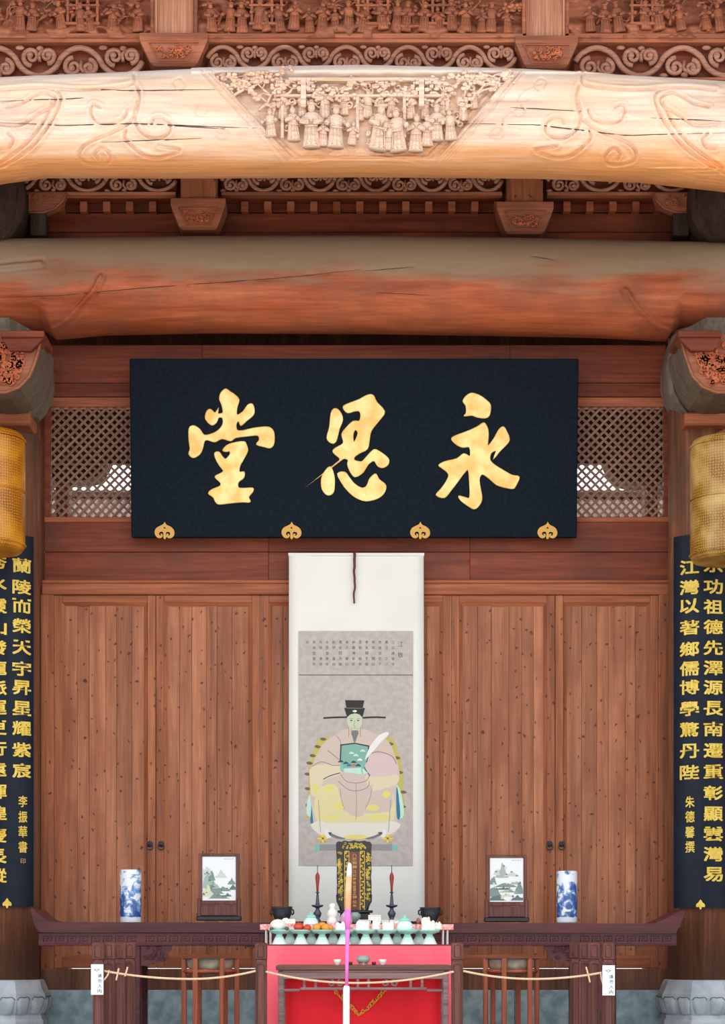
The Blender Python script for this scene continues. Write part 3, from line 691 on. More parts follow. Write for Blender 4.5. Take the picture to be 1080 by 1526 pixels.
# upper assembly on the front beam
Y = -2.07
ua = thing('carved_frieze', 'reddish carved frieze with open scrollwork standing on the pale front beam', 'frieze', (0, Y, Z(100, Y)))
for (xa, xb, da, db, ya, yb) in ((231, 289, 210, 311, 58, 102), (783, 841, 766, 859, 62, 105)):
    MB().box(X(xa, Y), X(xb, Y), Y-.05, Y+.1, Z(ya+2, Y), Z(-150, Y), .006).build('post', M['post_wood'], ua)
    for xx in (xa+2, xb-4): MB().box(X(xx, Y), X(xx+2.4, Y), Y-.062, Y-.04, Z(ya, Y), Z(-150, Y), .003).build('bead', M['post_wood'], ua)
    dou(ua, da, db, ya, yb, Y)
for (xa, xb, n) in ((-160, 212, 3), (309, 768, 5), (857, 1240, 3)): fret(ua, xa, xb, 60, 107 if n == 5 else 118, Y, n)
for (xa, xb, seed, n) in ((-150, 231, 3, 12), (289, 783, 5, 22), (841, 1230, 8, 12)):
    p = MB(); p.box(X(xa, Y), X(xb, Y), Y+.05, Y+.09, Z(60, Y), Z(-150, Y)); p.build('relief_ground', M['carved_red'], ua)
    for (ya, yb) in ((54, 61), (-150, -142)): MB().box(X(xa, Y), X(xb, Y), Y-.045, Y+.06, Z(yb, Y), Z(ya, Y), .005).build('frame_rail', M['carved_red'], ua)
    for xx in (xa, xb-6): MB().box(X(xx, Y), X(xx+6, Y), Y-.045, Y+.06, Z(60, Y), Z(-150, Y), .005).build('frame_stile', M['carved_red'], ua)
    # carved hills along the bottom: one displaced sheet
    gx = np.linspace(xa+6, xb-6, int((xb-xa)/2)); gy = np.linspace(-140, 56, 90); PX, PY = np.meshgrid(gx, gy, indexing='ij')
    top = 40 - 14*fbm(PX*.025, PX*0+seed, seed, 3)
    hgt = .055*np.clip((PY-top)/6, 0, 1) + .03*(fbm(PX*.09, PY*.13, seed+1)-.3) + .045*np.clip((fbm(PX*.035, PY*.05, seed+5, 3)-.52)*9, 0, 1)
    YY = Y+.05-hgt; kk = (D+YY)/F; V = np.stack([(PX-540)*kk, YY, CZ+(HOR-PY)*kk], -1).reshape(-1, 3).tolist(); a_, c_ = PX.shape
    q = MB(); i = np.arange(a_-1)[:, None]*c_; j = np.arange(c_-1)[None]
    q.add(V, [tuple(t) for t in np.stack([i+j, i+c_+j, i+c_+j+1, i+j+1], -1).reshape(-1, 4).tolist()], True)
    q.build('carved_rocks', M['carved_red'], ua)
    rnd = random.Random(seed*7)
    for k in range(n):
        x = xa+16+(xb-xa-32)*(k+rnd.uniform(.2, .8))/n
        if not 0 < x < 1080 and k % 2: continue
        place_fig(ua, x, rnd.uniform(44, 50), rnd.uniform(36, 46), Y-.035, 'carved_red', rnd.randint(0, 2), rnd.uniform(-10, 10))
    for k in range(max(3, n//2)):
        x = xa+20+(xb-xa-40)*(k+rnd.uniform(.1, .9))/max(3, n//2)
        tree(ua, x, rnd.uniform(30, 44), rnd.uniform(50, 80), rnd.uniform(44, 60), Y-.01, 'carved_red', seed*31+k)
    for k in range(max(1, n//6)):                     # small pavilions
        x = xa+50+(xb-xa-100)*(k+.5)/max(1, n//6)+rnd.uniform(-20, 20); b = MB()
        for q_ in (-22, -8, 8, 22): b.box(X(x+q_-2, Y), X(x+q_+2, Y), Y-.04, Y-.01, Z(40, Y), Z(2, Y), .002)
        b.box(X(x-26, Y), X(x+26, Y), Y-.05, Y, Z(42, Y), Z(38, Y), .002); b.box(X(x-26, Y), X(x+26, Y), Y-.045, Y, Z(14, Y), Z(11, Y), .002)
        b.prism([(X(x-34, Y), Z(4, Y)), (X(x+34, Y), Z(4, Y)), (X(x+20, Y), Z(-12, Y)), (X(x-20, Y), Z(-12, Y))], Y-.06, Y)
        b.build('carved_pavilion', M['carved_red'], ua)
# assembly on the inner beam
Y = -.34
ub = thing('inner_frieze', 'shaded frieze with scrollwork and two bracket blocks standing on the grey inner beam', 'frieze', (0, Y, Z(350, Y)))
for (xa, xb, da, db, ya, yb) in ((270, 324, 256, 337, 302, 345), (754, 808, 739, 823, 307, 351)):
    MB().box(X(xa, Y), X(xb, Y), Y-.05, Y+.1, Z(ya+2, Y), Z(150, Y), .006).build('post', M['frame_wood_v'], ub)
    dou(ub, da, db, ya, yb, Y)
for (xa, xb, n) in ((-160, 262, 4), (330, 748, 5), (815, 1240, 4)):
    W = xb-xa; fret(ub, xa, xb, 246, 288, Y, n, rail=5)
    if n == 4: pass
for (y0, y1) in ((293, 322), (322, 352)): MB().box(X(-160, Y), X(1240, Y), Y+.2, Y+.25, Z(y1+(8 if y1 < 340 else 60), Y), Z(y0+8, Y)-.004, .004).build('board', M['red_board'], ub)
b = MB(); b.box(X(-160, Y), X(1240, Y), Y+.06, Y+.22, Z(288, Y), Z(284, Y)); b.build('ledge', M['red_board'], ub)
for k in range(31):
    x = 46+k*34.6
    if 255 < x < 330 or 742 < x < 820: continue
    MB().box(X(x, Y), X(x+11, Y), Y+.12, Y+.2, Z(305, Y), Z(290, Y), .003).build('dentil', M['frame_wood'], ub)
MB().box(X(-160, Y), X(1240, Y), Y+.2, Y+.25, Z(300, Y), Z(60, Y)).build('board', M['red_board'], ub)
for (cx, sg) in ((44, 1), (1028, -1)):                # quarter fans under the ledge, with short posts
    lp = [(X(cx, Y), Z(291, Y)), (X(cx+sg*56, Y), Z(291, Y)), (X(cx+sg*52, Y), Z(302, Y)), (X(cx+sg*40, Y), Z(314, Y)), (X(cx+sg*22, Y), Z(320, Y)), (X(cx, Y), Z(320, Y))]
    b = MB(); b.prism(lp, Y-.04, Y+.04); o = b.build('fan_bracket', M['carved_red'], ub)
    f = MB(); rnd = random.Random(cx); f.tube([(x, Y-.045, z) for x, z in lp[1:]], .006, 5)
    for q in range(14):
        xx, zz = X(cx+sg*rnd.uniform(5, 38), Y), Z(rnd.uniform(295, 312), Y); f.tube([(xx+.016*(1-t*.6)*math.cos(t*6+q), Y-.045, zz+.016*(1-t*.6)*math.sin(t*6+q)) for t in [i/7 for i in range(8)]], .004, 5)
    f.build('carved_panel', M['carved_red'], o)
    MB().box(X(cx+sg*2, Y), X(cx+sg*26, Y), Y-.03, Y+.1, Z(353, Y), Z(319, Y), .005).build('short_post', M['dark_wood'], ub)

# ------------------------------------------------------------------ columns, plinths, brackets, boards, lanterns
YC = -.30; XL, XR = -2.593, 2.466
def column(xc, yc, r, z0, z1, label, name='column', mat='column_wood'):
    b = MB(); n = 40; prof = [(r, z0), (r*1.01, z0+1.2), (r, z0+2.5), (r*.97, z1)]; b.lathe(prof, xc, yc, n)
    return tag(b.build(name, M[mat], loc=(xc, yc, z0)), label, 'column')
def pl(k): return k/s_at(YC)
PRO = [(66,0),(66,.10),(60,.16),(58.5,None,1520),(55.5,None,1517),(55.8,None,1513),(54,None,1511),(57,None,1507),(60.5,None,1499),(62,None,1489),(61,None,1480),(57.5,None,1475),(57,None,1473),(56,None,1470),(52.5,None,1461),(50,None,1459.5)]
def plinth(xc, yc, label, kind='y'):
    t = thing('plinth', label, 'plinth', (xc, yc, 0))
    prof = []
    for q in PRO: prof.append((pl(q[0])/.924, q[1] if q[1] is not None else Z(q[2], YC)))
    b = MB(); b.lathe(prof, xc, yc, 8, smooth=False, a0=R(22.5)); b.build('drum', M['stone'], t)
    pr = sorted([(h, r) for r, h in prof]); hs = [h for h, _ in pr]; rs = [r*.924 for _, r in pr]   # apothem
    za, zb = Z(1509, YC), Z(1484, YC)
    for k in range(16):                               # lotus petals, two on each side of the octagon
        a0 = R(22.5*k+1.6); a1 = R(22.5*(k+1)-1.6); q = MB(); A = 7; H = 8; vs = []
        for i in range(A):
            u = i/(A-1)*2-1; a = a0+(a1-a0)*i/(A-1); top = zb - (zb-za)*.22*abs(u)**4 - (zb-za)*.05*math.cos(u*3.1)
            for j in range(H):
                z = za+(top-za)*j/(H-1); ap = np.interp(z, hs, rs); fa = ((a + math.pi/8) % (math.pi/4)) - math.pi/8
                rr_ = ap/math.cos(fa) + .016*(1-abs(u)**8*.95)*(1 if j < H-1 else .1); sh = 1-.25*(1-j/(H-1))**2
                am = (a0+a1)/2; aa = am+(a-am)*sh; fa = ((aa + math.pi/8) % (math.pi/4)) - math.pi/8; rr_ += ap/math.cos(fa)-ap/math.cos(((a+math.pi/8) % (math.pi/4))-math.pi/8)
                vs.append((xc+rr_*math.cos(aa), yc+rr_*math.sin(aa), z))
        q.add(vs, [(i*H+j, (i+1)*H+j, (i+1)*H+j+1, i*H+j+1) for i in range(A-1) for j in range(H-1)], True)
        q.build('petal', M['stone'], t)
        e = MB(); e.tube([Vector(vs[i*H+H-1])*1.0 + Vector((math.cos((a0+a1)/2)*.004, math.sin((a0+a1)/2)*.004, 0)) for i in range(A)], .0035, 5); e.build('petal_edge', M['groove'], t)
    return t
zp = Z(1459.5, YC)
for xc, side in ((XL, 'left'), (XR, 'right')):
    column(xc, YC, .238, zp, Z(500, YC), 'round brown wooden column behind the %s couplet board' % side)
    plinth(xc, YC, 'pale octagonal stone plinth with lotus petals under the %s column' % side)
for xc, side in ((-2.80, 'left'), (2.72, 'right')):
    column(xc, -2.07, .22, 0, Z(180, -2.07), 'wooden column at the %s end of the pale front beam' % side, 'front_column')

def spiral_pts(cx, cz, y, r0, a0, turns=1.2, n=12): return [(cx+r0*(1-.75*i/n)*math.cos(a0+turns*6.283*i/n), y, cz+r0*(1-.75*i/n)*math.sin(a0+turns*6.283*i/n)) for i in range(n+1)]
def bracket(cx_cap, cx_face, side, dark=False, dy=0, Yb=0, lab=None):
    y_ = -.50+Yb
    t = thing('bracket', lab, 'bracket', (X(cx_cap, y_), y_, Z(618+dy, y_)))
    lv = [(620,34),(612,44),(603,52),(588,61),(568,65),(545,65),(520,60),(502,56)]
    b = MB(); rings = []
    xc = X(cx_cap, y_)
    for k, (py, hw) in enumerate(lv):
        w_ = hw/s_at(y_); z = Z(py+dy, y_); f = .16+.26*(k/7.0)**.8; c = w_*.38; yb = .25
        rings.append([(xc-c, y_-f, z), (xc+c, y_-f, z), (xc+w_, y_-.02, z), (xc+w_, y_+yb, z), (xc-w_, y_+yb, z), (xc-w_, y_-.02, z)])
    vs = [p for r_ in rings for p in r_]; fs = [tuple(range(6)), tuple(reversed(range((len(lv)-1)*6, len(lv)*6)))]
    for a in range(len(lv)-1):
        for q in range(6): fs.append((a*6+q, a*6+(q+1) % 6, a*6+6+(q+1) % 6, a*6+6+q))
    b.add(vs, fs, False); b.build('capital', M['dark_wood' if dark else 'grey_wood'], t)
    for s_ in (-1, 1):                                # ribs along the petal edges
        e = MB(); e.tube([(r_[1 if s_ > 0 else 0][0], r_[0][1]-.004, r_[0][2]) for r_ in rings[:5]], .014, 6); e.build('rib', M['grey_wood' if not dark else 'dark_wood'], t)
        e = MB(); e.tube([(r_[2 if s_ > 0 else 5][0]*(.82)+r_[1 if s_ > 0 else 0][0]*.18, r_[2][1]*.82+r_[0][1]*.18-.006, r_[0][2]) for r_ in rings[:6]], .006, 5); e.build('rib', M['dark_wood'], t)
    pn = MB(); rnd = random.Random(int(cx_cap))
    for q in range(26):
        k = rnd.uniform(.3, 2.6); i = int(k); fr_ = k-i; za_ = rings[i][0][2]*(1-fr_)+rings[i+1][0][2]*fr_; yf = rings[i][0][1]*(1-fr_)+rings[i+1][0][1]*fr_
        pn.tube(spiral_pts(xc+rnd.uniform(-.07, .07), za_, yf-.006, rnd.uniform(.012, .022), rnd.uniform(0, 6)), .005, 5)
    pn.build('carved_panel', M['dark_wood'], t)
    # shelf under the capital
    if not dark: MB().box(xc-.20, xc+.20, y_-.12, y_+.3, Z(640+dy, y_), Z(621+dy, y_), .012).build('shelf', M['frame_wood'], t)
    if dark: return t
    yf = -1.15; U = [(62,498),(62,512),(58,527),(53,543),(46,561),(31,577),(11,585),(-11,585),(-31,577),(-46,561),(-53,543),(-58,527),(-62,512),(-62,498)]
    lp = [(X(cx_face+a, yf), Z(py, yf)) for a, py in U]
    b = MB(); b.prism(lp, yf+.03, y_-.1); b.build('beam_end', M['grey_wood'], t); b = MB(); b.prism(lp, yf, yf+.03); b.build('carved_face', M['carved_red'], t)
    f = MB(); f.tube([(x, yf-.004, z) for x, z in lp[1:-1]], .011, 6); f.build('edge_moulding', M['carved_red'], t)
    c = MB(); rnd = random.Random(int(cx_face)+5)
    for q in range(120):
        u = rnd.uniform(-.8, .8); v = rnd.uniform(0, .85); hw_ = np.interp(512+v*70, [512, 543, 561, 577, 585], [58, 50, 43, 28, 10])
        x_, z_ = X(cx_face+u*hw_*.9, yf), Z(514+v*66, yf)
        if q % 3: c.tube(spiral_pts(x_, z_, yf-.008, rnd.uniform(.016, .034), rnd.uniform(0, 6)), .010, 6)
        else: c.ball((x_, yf-.004, z_), rnd.uniform(.012, .022), .02, rnd.uniform(.012, .022), 8, 5)
    c.build('carved_flowers', M['carved_orange'], t)
    sg = -1 if side == 'right' else 1; a = cx_face + sg*38
    MB().box(X(a-32, yf), X(a+32, yf), yf-.07, yf+.3, Z(507, yf), Z(497.5, yf), .004).build('cap_board', M['red_board'], t)
    b = MB(); b.prism([(X(a-31, yf), Z(507, yf)), (X(a+31, yf), Z(507, yf)), (X(a+12*(1)+(sg < 0)*8, yf), Z(526, yf)), (X(a-12-(sg > 0)*8, yf), Z(526, yf))], yf-.05, yf+.1); b.build('wedge_block', M['red_board'], t)
    return t
bracket(8, -2, 'left', lab='carved bracket with a grey capital on top of the left column')
bracket(1057, 1078, 'right', lab='carved bracket with a grey capital on top of the right column')
bracket(-28, 0, 'left', True, dy=-258, lab='dark upper bracket at the left end above the grey inner beam')
bracket(1092, 0, 'right', True, dy=-258, lab='dark upper bracket at the right end above the grey inner beam')

# couplet boards
RB = .262
def board(xc, side, pyt, pyb, lines, small, label, xshift):
    t = thing('couplet_board', label, 'sign', (xc, YC, Z(pyb, -.5)))
    n = 24; A = R(53); b = MB(); z0, z1 = Z(pyb, -.55), Z(pyt, -.55); vs = []
    for i in range(n+1):
        a = -A+2*A*i/n
        for r_, z in ((RB, z0), (RB+.022, z0), (RB+.022, z1), (RB, z1)): vs.append((xc+r_*math.sin(a), YC-r_*math.cos(a), z))
    fs = []
    for i in range(n):
        for k in range(4): fs.append((i*4+k, (i+1)*4+k, (i+1)*4+(k+1) % 4, i*4+(k+1) % 4))
    fs += [(0,1,2,3), (n*4+3, n*4+2, n*4+1, n*4)]; b.add(vs, fs, False); b.build('panel', M['lacquer_blue'], t)
    RO = RB+.022
    def put(ch, px, py, w_, h_, off=.012, mat='gold_paint', nm='character'):
        xw = X(px, -.56)-xc; a0 = math.asin(max(-.8, min(.8, xw/RO))); zc = Z(py, -.56); k = 1/s_at(-.56)
        P, fsg, dim = bold(ch, off, off*1.3); wx, hx = w_*k, h_*k
        if dim[1] < .35*dim[0]: hx *= dim[1]/dim[0]*1.3
        if dim[0] < .5*dim[1]: wx *= .6
        q = MB(); q.add([(xc+(RO+(.004*p[2] if p[2] > 0 else 0))*math.sin(a0+p[0]*wx/RO), YC-(RO+(.004*p[2] if p[2] > 0 else 0))*math.cos(a0+p[0]*wx/RO), zc+p[1]*hx) for p in P], fsg)
        q.build(nm, M[mat], t)
    for px, ys, txt in lines:
        for ch, py in zip(txt, ys): put(ch, px, py, 28.5, 20.5, .020)
    px, ys, txt = small
    for ch, py in zip(txt, ys): put(ch, px, py, 13.5, 16.5, .014)
    if side == 'left': put('印', 33, 1283, 8, 8, .0, 'seal', 'seal')
    # small gilt spade at the foot
    px = 10 if side == 'left' else 1044; lp = smooth_loop([(0,7.5),(-3,3.5),(-6.5,0),(-6,-4),(-2.5,-3.5),(-.8,-7),(.8,-7),(2.5,-3.5),(6,-4),(6.5,0),(3,3.5)])
    k = 1/s_at(-.6); vs, fs = outline([[(a*k, c*k) for a, c in lp]], .002)
    q = MB(); q.add([(x+X(px, -.6), y+YC-RO-.002, z+Z(pyb-5, -.6)) for x, y, z in vs], fs); q.build('gilt_ornament', M['gold_paint'], t)
    return t
board(XL, 'left', 797, 1351, [(32, [842,874,902,932,964,996,1024,1055,1085,1117,1148], '蘭陵而榮天宇昇星耀紫宸'),
      (-4, [838,871,904,936,966,996,1026,1055,1085,1116,1147,1180,1212,1245,1276,1305], '秀水靈山發龍脈運更行遠輝煌慶長縱')],
      (33, [1194,1217,1239,1262], '李振華書'), 'dark blue couplet board with gold characters on the left column', 0)
board(XR, 'right', 797, 1353, [(1027, [845,875,903,935,967,996,1024,1056,1087,1119,1151], '江灣以著鄉儒博學驚丹陛'),
      (1062, [843,875,905,935,966,996,1025,1056,1087,1119,1150,1182,1213,1243,1273,1303], '宗功祖德先澤源長南遷重彰顯雲灣易')],
      (1028, [1195,1217,1240,1262], '朱德馨撰'), 'dark blue couplet board with gold characters on the right column', 0)

def lantern(cx, pyt, pyb, mat, label):
    Y = -.95; k = 1/s_at(Y); xc = X(cx, Y); z0, z1 = Z(pyb, Y), Z(pyt, Y); H = z1-z0; r = 54.5*k
    t = thing('lantern', label, 'lantern', (xc, Y, z0))
    b = MB(); b.lathe([(r*.80, .004), (r*.90, .0), (r*.965, .022), (r*.99, .05), (r, .10), (r*1.0, H*.5), (r*1.0, H-.09), (r*.985, H-.04), (r*.93, H-.01), (r*.80, H), (r*.75, H-.005)], xc, Y, 48, z=z0)
    b.build('woven_shade', M[mat], t)
    for zz in (.045, H-.05, H*.5): MB().tube([(xc+r*1.003*math.cos(a), Y+r*1.003*math.sin(a), z0+zz) for a in [i*math.pi/20 for i in range(41)]], .007, 6, cap=False).build('hoop', M[mat], t)
    b = MB(); b.lathe([(r*.62, H-.03), (r*.55, H+.01), (r*.2, H+.06), (.02, H+.075), (.001, H+.08)], xc, Y, 24, z=z0); b.build('lantern_cap', M['frame_wood'], t)
    MB().tube([(xc, Y, z1+.07), (xc, Y, Z(588, Y))], .006, 6).build('cord', M['dark_wood'], t)
lantern(-17.5, 646, 822, 'woven_amber', 'amber woven bamboo lantern hanging before the left column')
lantern(1083, 656, 837, 'woven_gold', 'pale gold woven lantern hanging before the right column')

# ------------------------------------------------------------------ plaque
def cz_(loop, ox, oy): return [(ox+x/6.353, oy+y/6.353) for x, y in loop]
TANG = [cz_(l, 260, 570) for l in (
 [(487,90),(445,125),(432,180),(455,240),(462,310),(410,318),(412,280),(385,312),(340,276),(308,300),(296,350),(312,385),(355,418),(395,395),(415,350),(455,350),(465,400),(440,450),(390,490),(330,512),(278,515),(235,460),(180,430),(142,455),(140,560),(150,640),(138,690),(178,722),(235,690),(262,640),(278,575),(310,555),(380,575),(450,545),(530,565),(580,535),(700,520),(790,515),(805,560),(780,600),(850,620),(905,630),(938,590),(940,500),(915,455),(860,440),(740,455),(650,475),(590,470),(582,410),(610,380),(630,422),(680,380),(745,325),(752,270),(735,228),(695,240),(650,300),(590,330),(590,260),(610,190),(580,150),(530,115)],
 [(460,655),(500,610),(580,585),(655,578),(675,600),(690,655),(660,720),(615,800),(610,860),(655,860),(650,910),(600,950),(600,1005),(660,1012),(735,1010),(735,1040),(695,1090),(710,1135),(640,1135),(520,1145),(420,1155),(385,1130),(365,1090),(322,1058),(350,1025),(430,990),(435,955),(385,905),(420,880),(465,850),(430,800),(395,740),(382,685),(420,675),(450,715),(485,740),(530,690),(520,660),(490,665)])]
EN = [cz_(l, 460, 570) for l in (
 [(250,270),(215,310),(200,440),(175,540),(215,585),(255,570),(285,460),(318,370),(295,300)],
 [(330,265),(350,235),(470,190),(560,145),(610,150),(640,210),(715,295),(670,370),(590,470),(570,560),(552,640),(480,680),(430,715),(430,750),(490,765),(520,750),(600,665),(640,655),(720,705),(755,745),(745,790),(700,815),(655,800),(620,750),(570,775),(540,815),(505,865),(440,900),(400,860),(370,790),(375,745),(330,730),(265,775),(300,735),(235,675),(250,640),(330,590),(315,510),(350,455),(420,390),(480,385),(495,330),(480,290),(430,290),(370,305)],
 [(203,812),(150,860),(122,930),(130,1020),(180,1070),(230,1045),(240,960),(235,890)],
 [(275,875),(340,862),(380,910),(430,970),(500,1010),(550,990),(575,930),(600,900),(635,880),(665,930),(728,985),(705,1060),(640,1105),(540,1125),(450,1095),(380,1040),(320,965)])]
ENH = cz_([(440,462),(418,500),(418,560),(432,580),(455,540),(468,490)], 460, 570)
YONG = [cz_(l, 640, 570) for l in (
 [(400,128),(345,155),(318,200),(345,240),(348,310),(330,335),(400,328),(450,345),(530,352),(565,320),(572,240),(540,200),(480,155)],
 [(505,405),(450,440),(350,485),(250,520),(210,550),(250,595),(310,625),(380,625),(385,715),(325,690),(260,735),(150,762),(92,795),(130,825),(185,880),(160,950),(110,1020),(68,1070),(140,1095),(200,1030),(270,940),(330,860),(368,835),(380,920),(385,1095),(330,1095),(282,1085),(300,1120),(360,1165),(425,1200),(475,1160),(495,1100),(478,1000),(470,920),(500,875),(560,910),(640,975),(720,1000),(790,1010),(815,985),(848,905),(780,890),(690,840),(610,790),(570,745),(580,680),(635,655),(615,720),(660,665),(735,590),(752,545),(725,480),(695,440),(655,470),(610,550),(548,622),(552,540),(550,470),(530,420)])]
SP = 203.2; PXC = 527.0; PB = 801.0; TH = R(5.0)
pq = thing('plaque', 'large black hanging plaque with three gold characters above the scroll', 'sign', ((PXC-540)/202.4, -.15, Z(PB, -.15)))
pq.rotation_euler = (TH, 0, 0)
def pbuild(b, name, mat, parent):                     # geometry given in the plaque's own frame
    o = MB(); o.v = b.v; o.f = b.f; o.m = b.m; o.sm = b.sm; L = worldloc(parent); o.v = [(x+L.x, y+L.y, z+L.z) for x, y, z in b.v]; return o.build(name, mat, parent)
def PL(px, py): return ((px-PXC)/(SP*(1+.0)), (PB-py)/SP)
b = MB(); x0, _ = PL(194, 0); x1, _ = PL(861, 0); _, zt = PL(0, 539); b.box(x0, x1, 0, .05, 0, zt, .006); panel = pbuild(b, 'panel', M['lacquer'], pq)
for xx in (-1.4, 1.4): hb = MB(); hb.box(xx-.02, xx+.02, .045, .23, .03, .07, .004); pbuild(hb, 'wall_hook', M['iron'], pq)
for nm, loops, holes in (('tang', TANG, []), ('en', EN, [ENH]), ('yong', YONG, [])):
    L_ = [[PL(*p) for p in smooth_loop(l, 3)] for l in loops+holes]
    for l, mat, ex, bv, gr in ((L_, 'gilt', .003, .006, 0),):
        vs, fs = outline(l, ex, bv); q = MB(); q.add([(x, y-.009, z) for x, y, z in vs], fs); pbuild(q, 'character', M[mat], pq)
# gilt spade clips along the foot of the plaque
def crop(l): return [((x-540)/27.0, (820-y)/27.0) for x, y in l]
SPD = smooth_loop(crop([(528,205),(500,265),(440,320),(330,370),(200,440),(130,560),(130,680),(200,800),(300,850),(400,830),(445,760),(430,690),(380,670),(360,700),(395,715),(360,750),(300,700),(310,630),(380,585),(460,610),(480,700),(470,800),(500,880),(550,880),(590,800),(570,700),(590,610),(680,600),(750,640),(740,720),(690,755),(650,715),(690,700),(660,670),(600,690),(600,780),(660,840),(770,850),(880,770),(920,650),(880,500),(760,390),(620,330),(560,260)]), 2)
SPH = crop([(520,385),(470,470),(580,470)])
clip0 = None
for px in (244.5, 434.5, 627, 817.5):
    if clip0 is None:
        vs, fs = outline([[(x/SP, z/SP) for x, z in SPD], [(x/SP, z/SP) for x, z in SPH]], .0025, .001)
        q = MB(); q.add(vs, fs); clip0 = pbuild(q, 'gilt_clip', M['gilt_dark'], pq); c_ = clip0
    else: c_ = clip0.copy(); C.objects.link(c_)
    xx, zz = PL(px, 801); c_.location = (xx, -.004, zz)
# ------------------------------------------------------------------ hanging scroll with the portrait
Y = -.13
sc_ = thing('hanging_scroll', 'tall white hanging scroll with an ancestor portrait in the middle of the doors', 'scroll', (X(531, Y), Y, Z(1374, Y)))
def sheet(b, xa, xb, ya, yb, y_, th=.003, nx=14, ny=20, wave=.006):
    vs = []
    for i in range(nx+1):
        for j in range(ny+1):
            u = i/nx; v = j/ny; x = xa+(xb-xa)*u; py = ya+(yb-ya)*v; dd = wave*(math.sin(v*5+u*1.5)*.5 - (abs((x-531)/101))**4)
            vs.append((X(x + (1.5*v if u > .5 else -.3*v)*(wave > 0.005), y_), y_+dd, Z(py, y_)))
    m_ = ny+1; N = len(vs); vs += [(a, c+th, d) for a, c, d in vs]
    fs = []
    for i in range(nx):
        for j in range(ny):
            q = (i*m_+j, (i+1)*m_+j, (i+1)*m_+j+1, i*m_+j+1); fs.append(q); fs.append(tuple(N+k for k in reversed(q)))
    for j in range(ny):
        fs.append((j, j+1, N+j+1, N+j)); e = nx*m_; fs.append((e+j, N+e+j, N+e+j+1, e+j+1))
    b.add(vs, fs, True)
b = MB(); sheet(b, 430.5, 631, 826, 1374, Y); b.build('mount', M['paper'], sc_)
b = MB(); b.box(X(429.5, Y), X(632, Y), Y-.006, Y+.012, Z(828.5, Y), Z(824, Y), .003); b.build('top_rod', M['paper'], sc_)
b = MB(); b.tube([(X(424, Y), Y+.005, Z(1376, Y)), (X(638, Y), Y+.005, Z(1376, Y))], .018, 10); b.build('bottom_roller', M['rose_wood'], sc_)
MB().tube([(X(528, Y), Y+.01, Z(826, Y)), (X(528, Y), -.005, Z(822, Y))], .004, 5).build('hanging_nail', M['iron'], sc_)
pt = [(528 + 1.2*math.sin(i*.9)*(i/14), 824+76*i/14) for i in range(15)]
b = MB(); b.tube([(X(a, Y)+.002*math.sin(i*2.1), Y-.022, Z(c, Y)) for i, (a, c) in enumerate(pt)], [.010-.0035*i/14 for i in range(15)], 6); b.build('cord', M['cord_red'], sc_)
YP = Y-.010
# silk ground follows the paper; painting stays flat just in front of it
b = MB(); b.box(X(445, YP), X(615, YP), YP, YP+.003, Z(1290, YP), Z(1006.5, YP)); b.box(X(445, YP), X(615, YP), YP, YP+.003, Z(1005.3, YP), Z(940.5, YP)); silk = b.build('painted_silk', M['silk'], sc_)
b = MB(); b.box(X(445, YP), X(615, YP), YP+.001, YP+.0028, Z(1006.6, YP), Z(1005.2, YP)); b.build('seam', M['ink'], silk)
pcols = {'skin': (196,204,180), 'robe': (206,188,178), 'robe2': (218,206,176), 'robe_yel': (218,210,160), 'yel': (224,212,124), 'olive': (190,180,98), 'brown': (120,96,74),
         'black': (52,52,54), 'grey': (120,122,126), 'lgrey': (150,148,150), 'teal': (128,176,164), 'dteal': (52,84,92), 'blue': (50,120,150), 'red': (214,110,84), 'white': (232,228,228),
         'pale': (222,218,206), 'mint': (190,224,210), 'line': (150,130,132), 'gold': (222,184,80), 'pink': (212,190,190), 'aqua': (120,196,180)}
pm = [plain('paint_'+k, v, .85) for k, v in pcols.items()]; pk = list(pcols)
pb = MB(); lay = [0]
def P_(col, pts, sm=True, k=3):
    lay[0] += 1; yy = YP-.0004-.00004*lay[0]; q = smooth_loop(pts, k) if sm else pts
    pb.mi = pk.index(col); pb.flat([(X(440+x/5.985, YP), Z(1025+y/5.985, YP)) for x, y in q], yy)
def PLn(col, pts, w_=3):
    q = smooth_loop(pts, 4, False); a = []; c = []
    for i, (x, y) in enumerate(q):
        x2, y2 = q[min(i+1, len(q)-1)]; x1, y1 = q[max(i-1, 0)]; L_ = math.hypot(x2-x1, y2-y1)+1e-6; nx_, ny_ = -(y2-y1)/L_*w_, (x2-x1)/L_*w_
        a.append((x+nx_, y+ny_)); c.append((x-nx_, y-ny_))
    P_(col, a+c[::-1], False)
P_('lgrey', [(215,1395),(865,1395),(865,1452),(215,1452)], False); P_('aqua', [(170,1410),(215,1395),(215,1455),(180,1450)], False); P_('aqua', [(865,1395),(910,1405),(900,1445),(865,1450)], False)
P_('olive', [(200,470),(300,440),(760,440),(850,440),(900,520),(940,650),(960,800),(965,960),(975,1130),(900,1160),(540,1100),(140,1160),(100,1120),(115,900),(120,720),(150,590)])
for x, y in ((250,458),(200,525),(155,605),(128,672),(112,770),(112,900),(118,1050),(850,500),(910,625),(935,755),(965,930),(960,1060)): P_('brown', [(x-28,y-8),(x,y-14),(x+28,y+2),(x+5,y+14),(x-22,y+8)])
P_('mint', [(120,960),(180,980),(190,1140),(130,1150),(98,1110)]); P_('mint', [(870,860),(930,900),(970,1130),(900,1160),(880,1000)])
P_('blue', [(145,980),(182,985),(178,1120),(168,1240),(135,1200),(140,1100)]); P_('blue', [(862,860),(905,880),(925,1000),(935,1150),(908,1165),(890,1030)])
P_('robe', [(440,370),(610,370),(700,400),(820,470),(880,580),(930,760),(900,900),(900,1100),(900,1300),(700,1350),(360,1350),(190,1300),(150,1100),(130,930),(150,700),(220,540),(290,460),(360,420)])
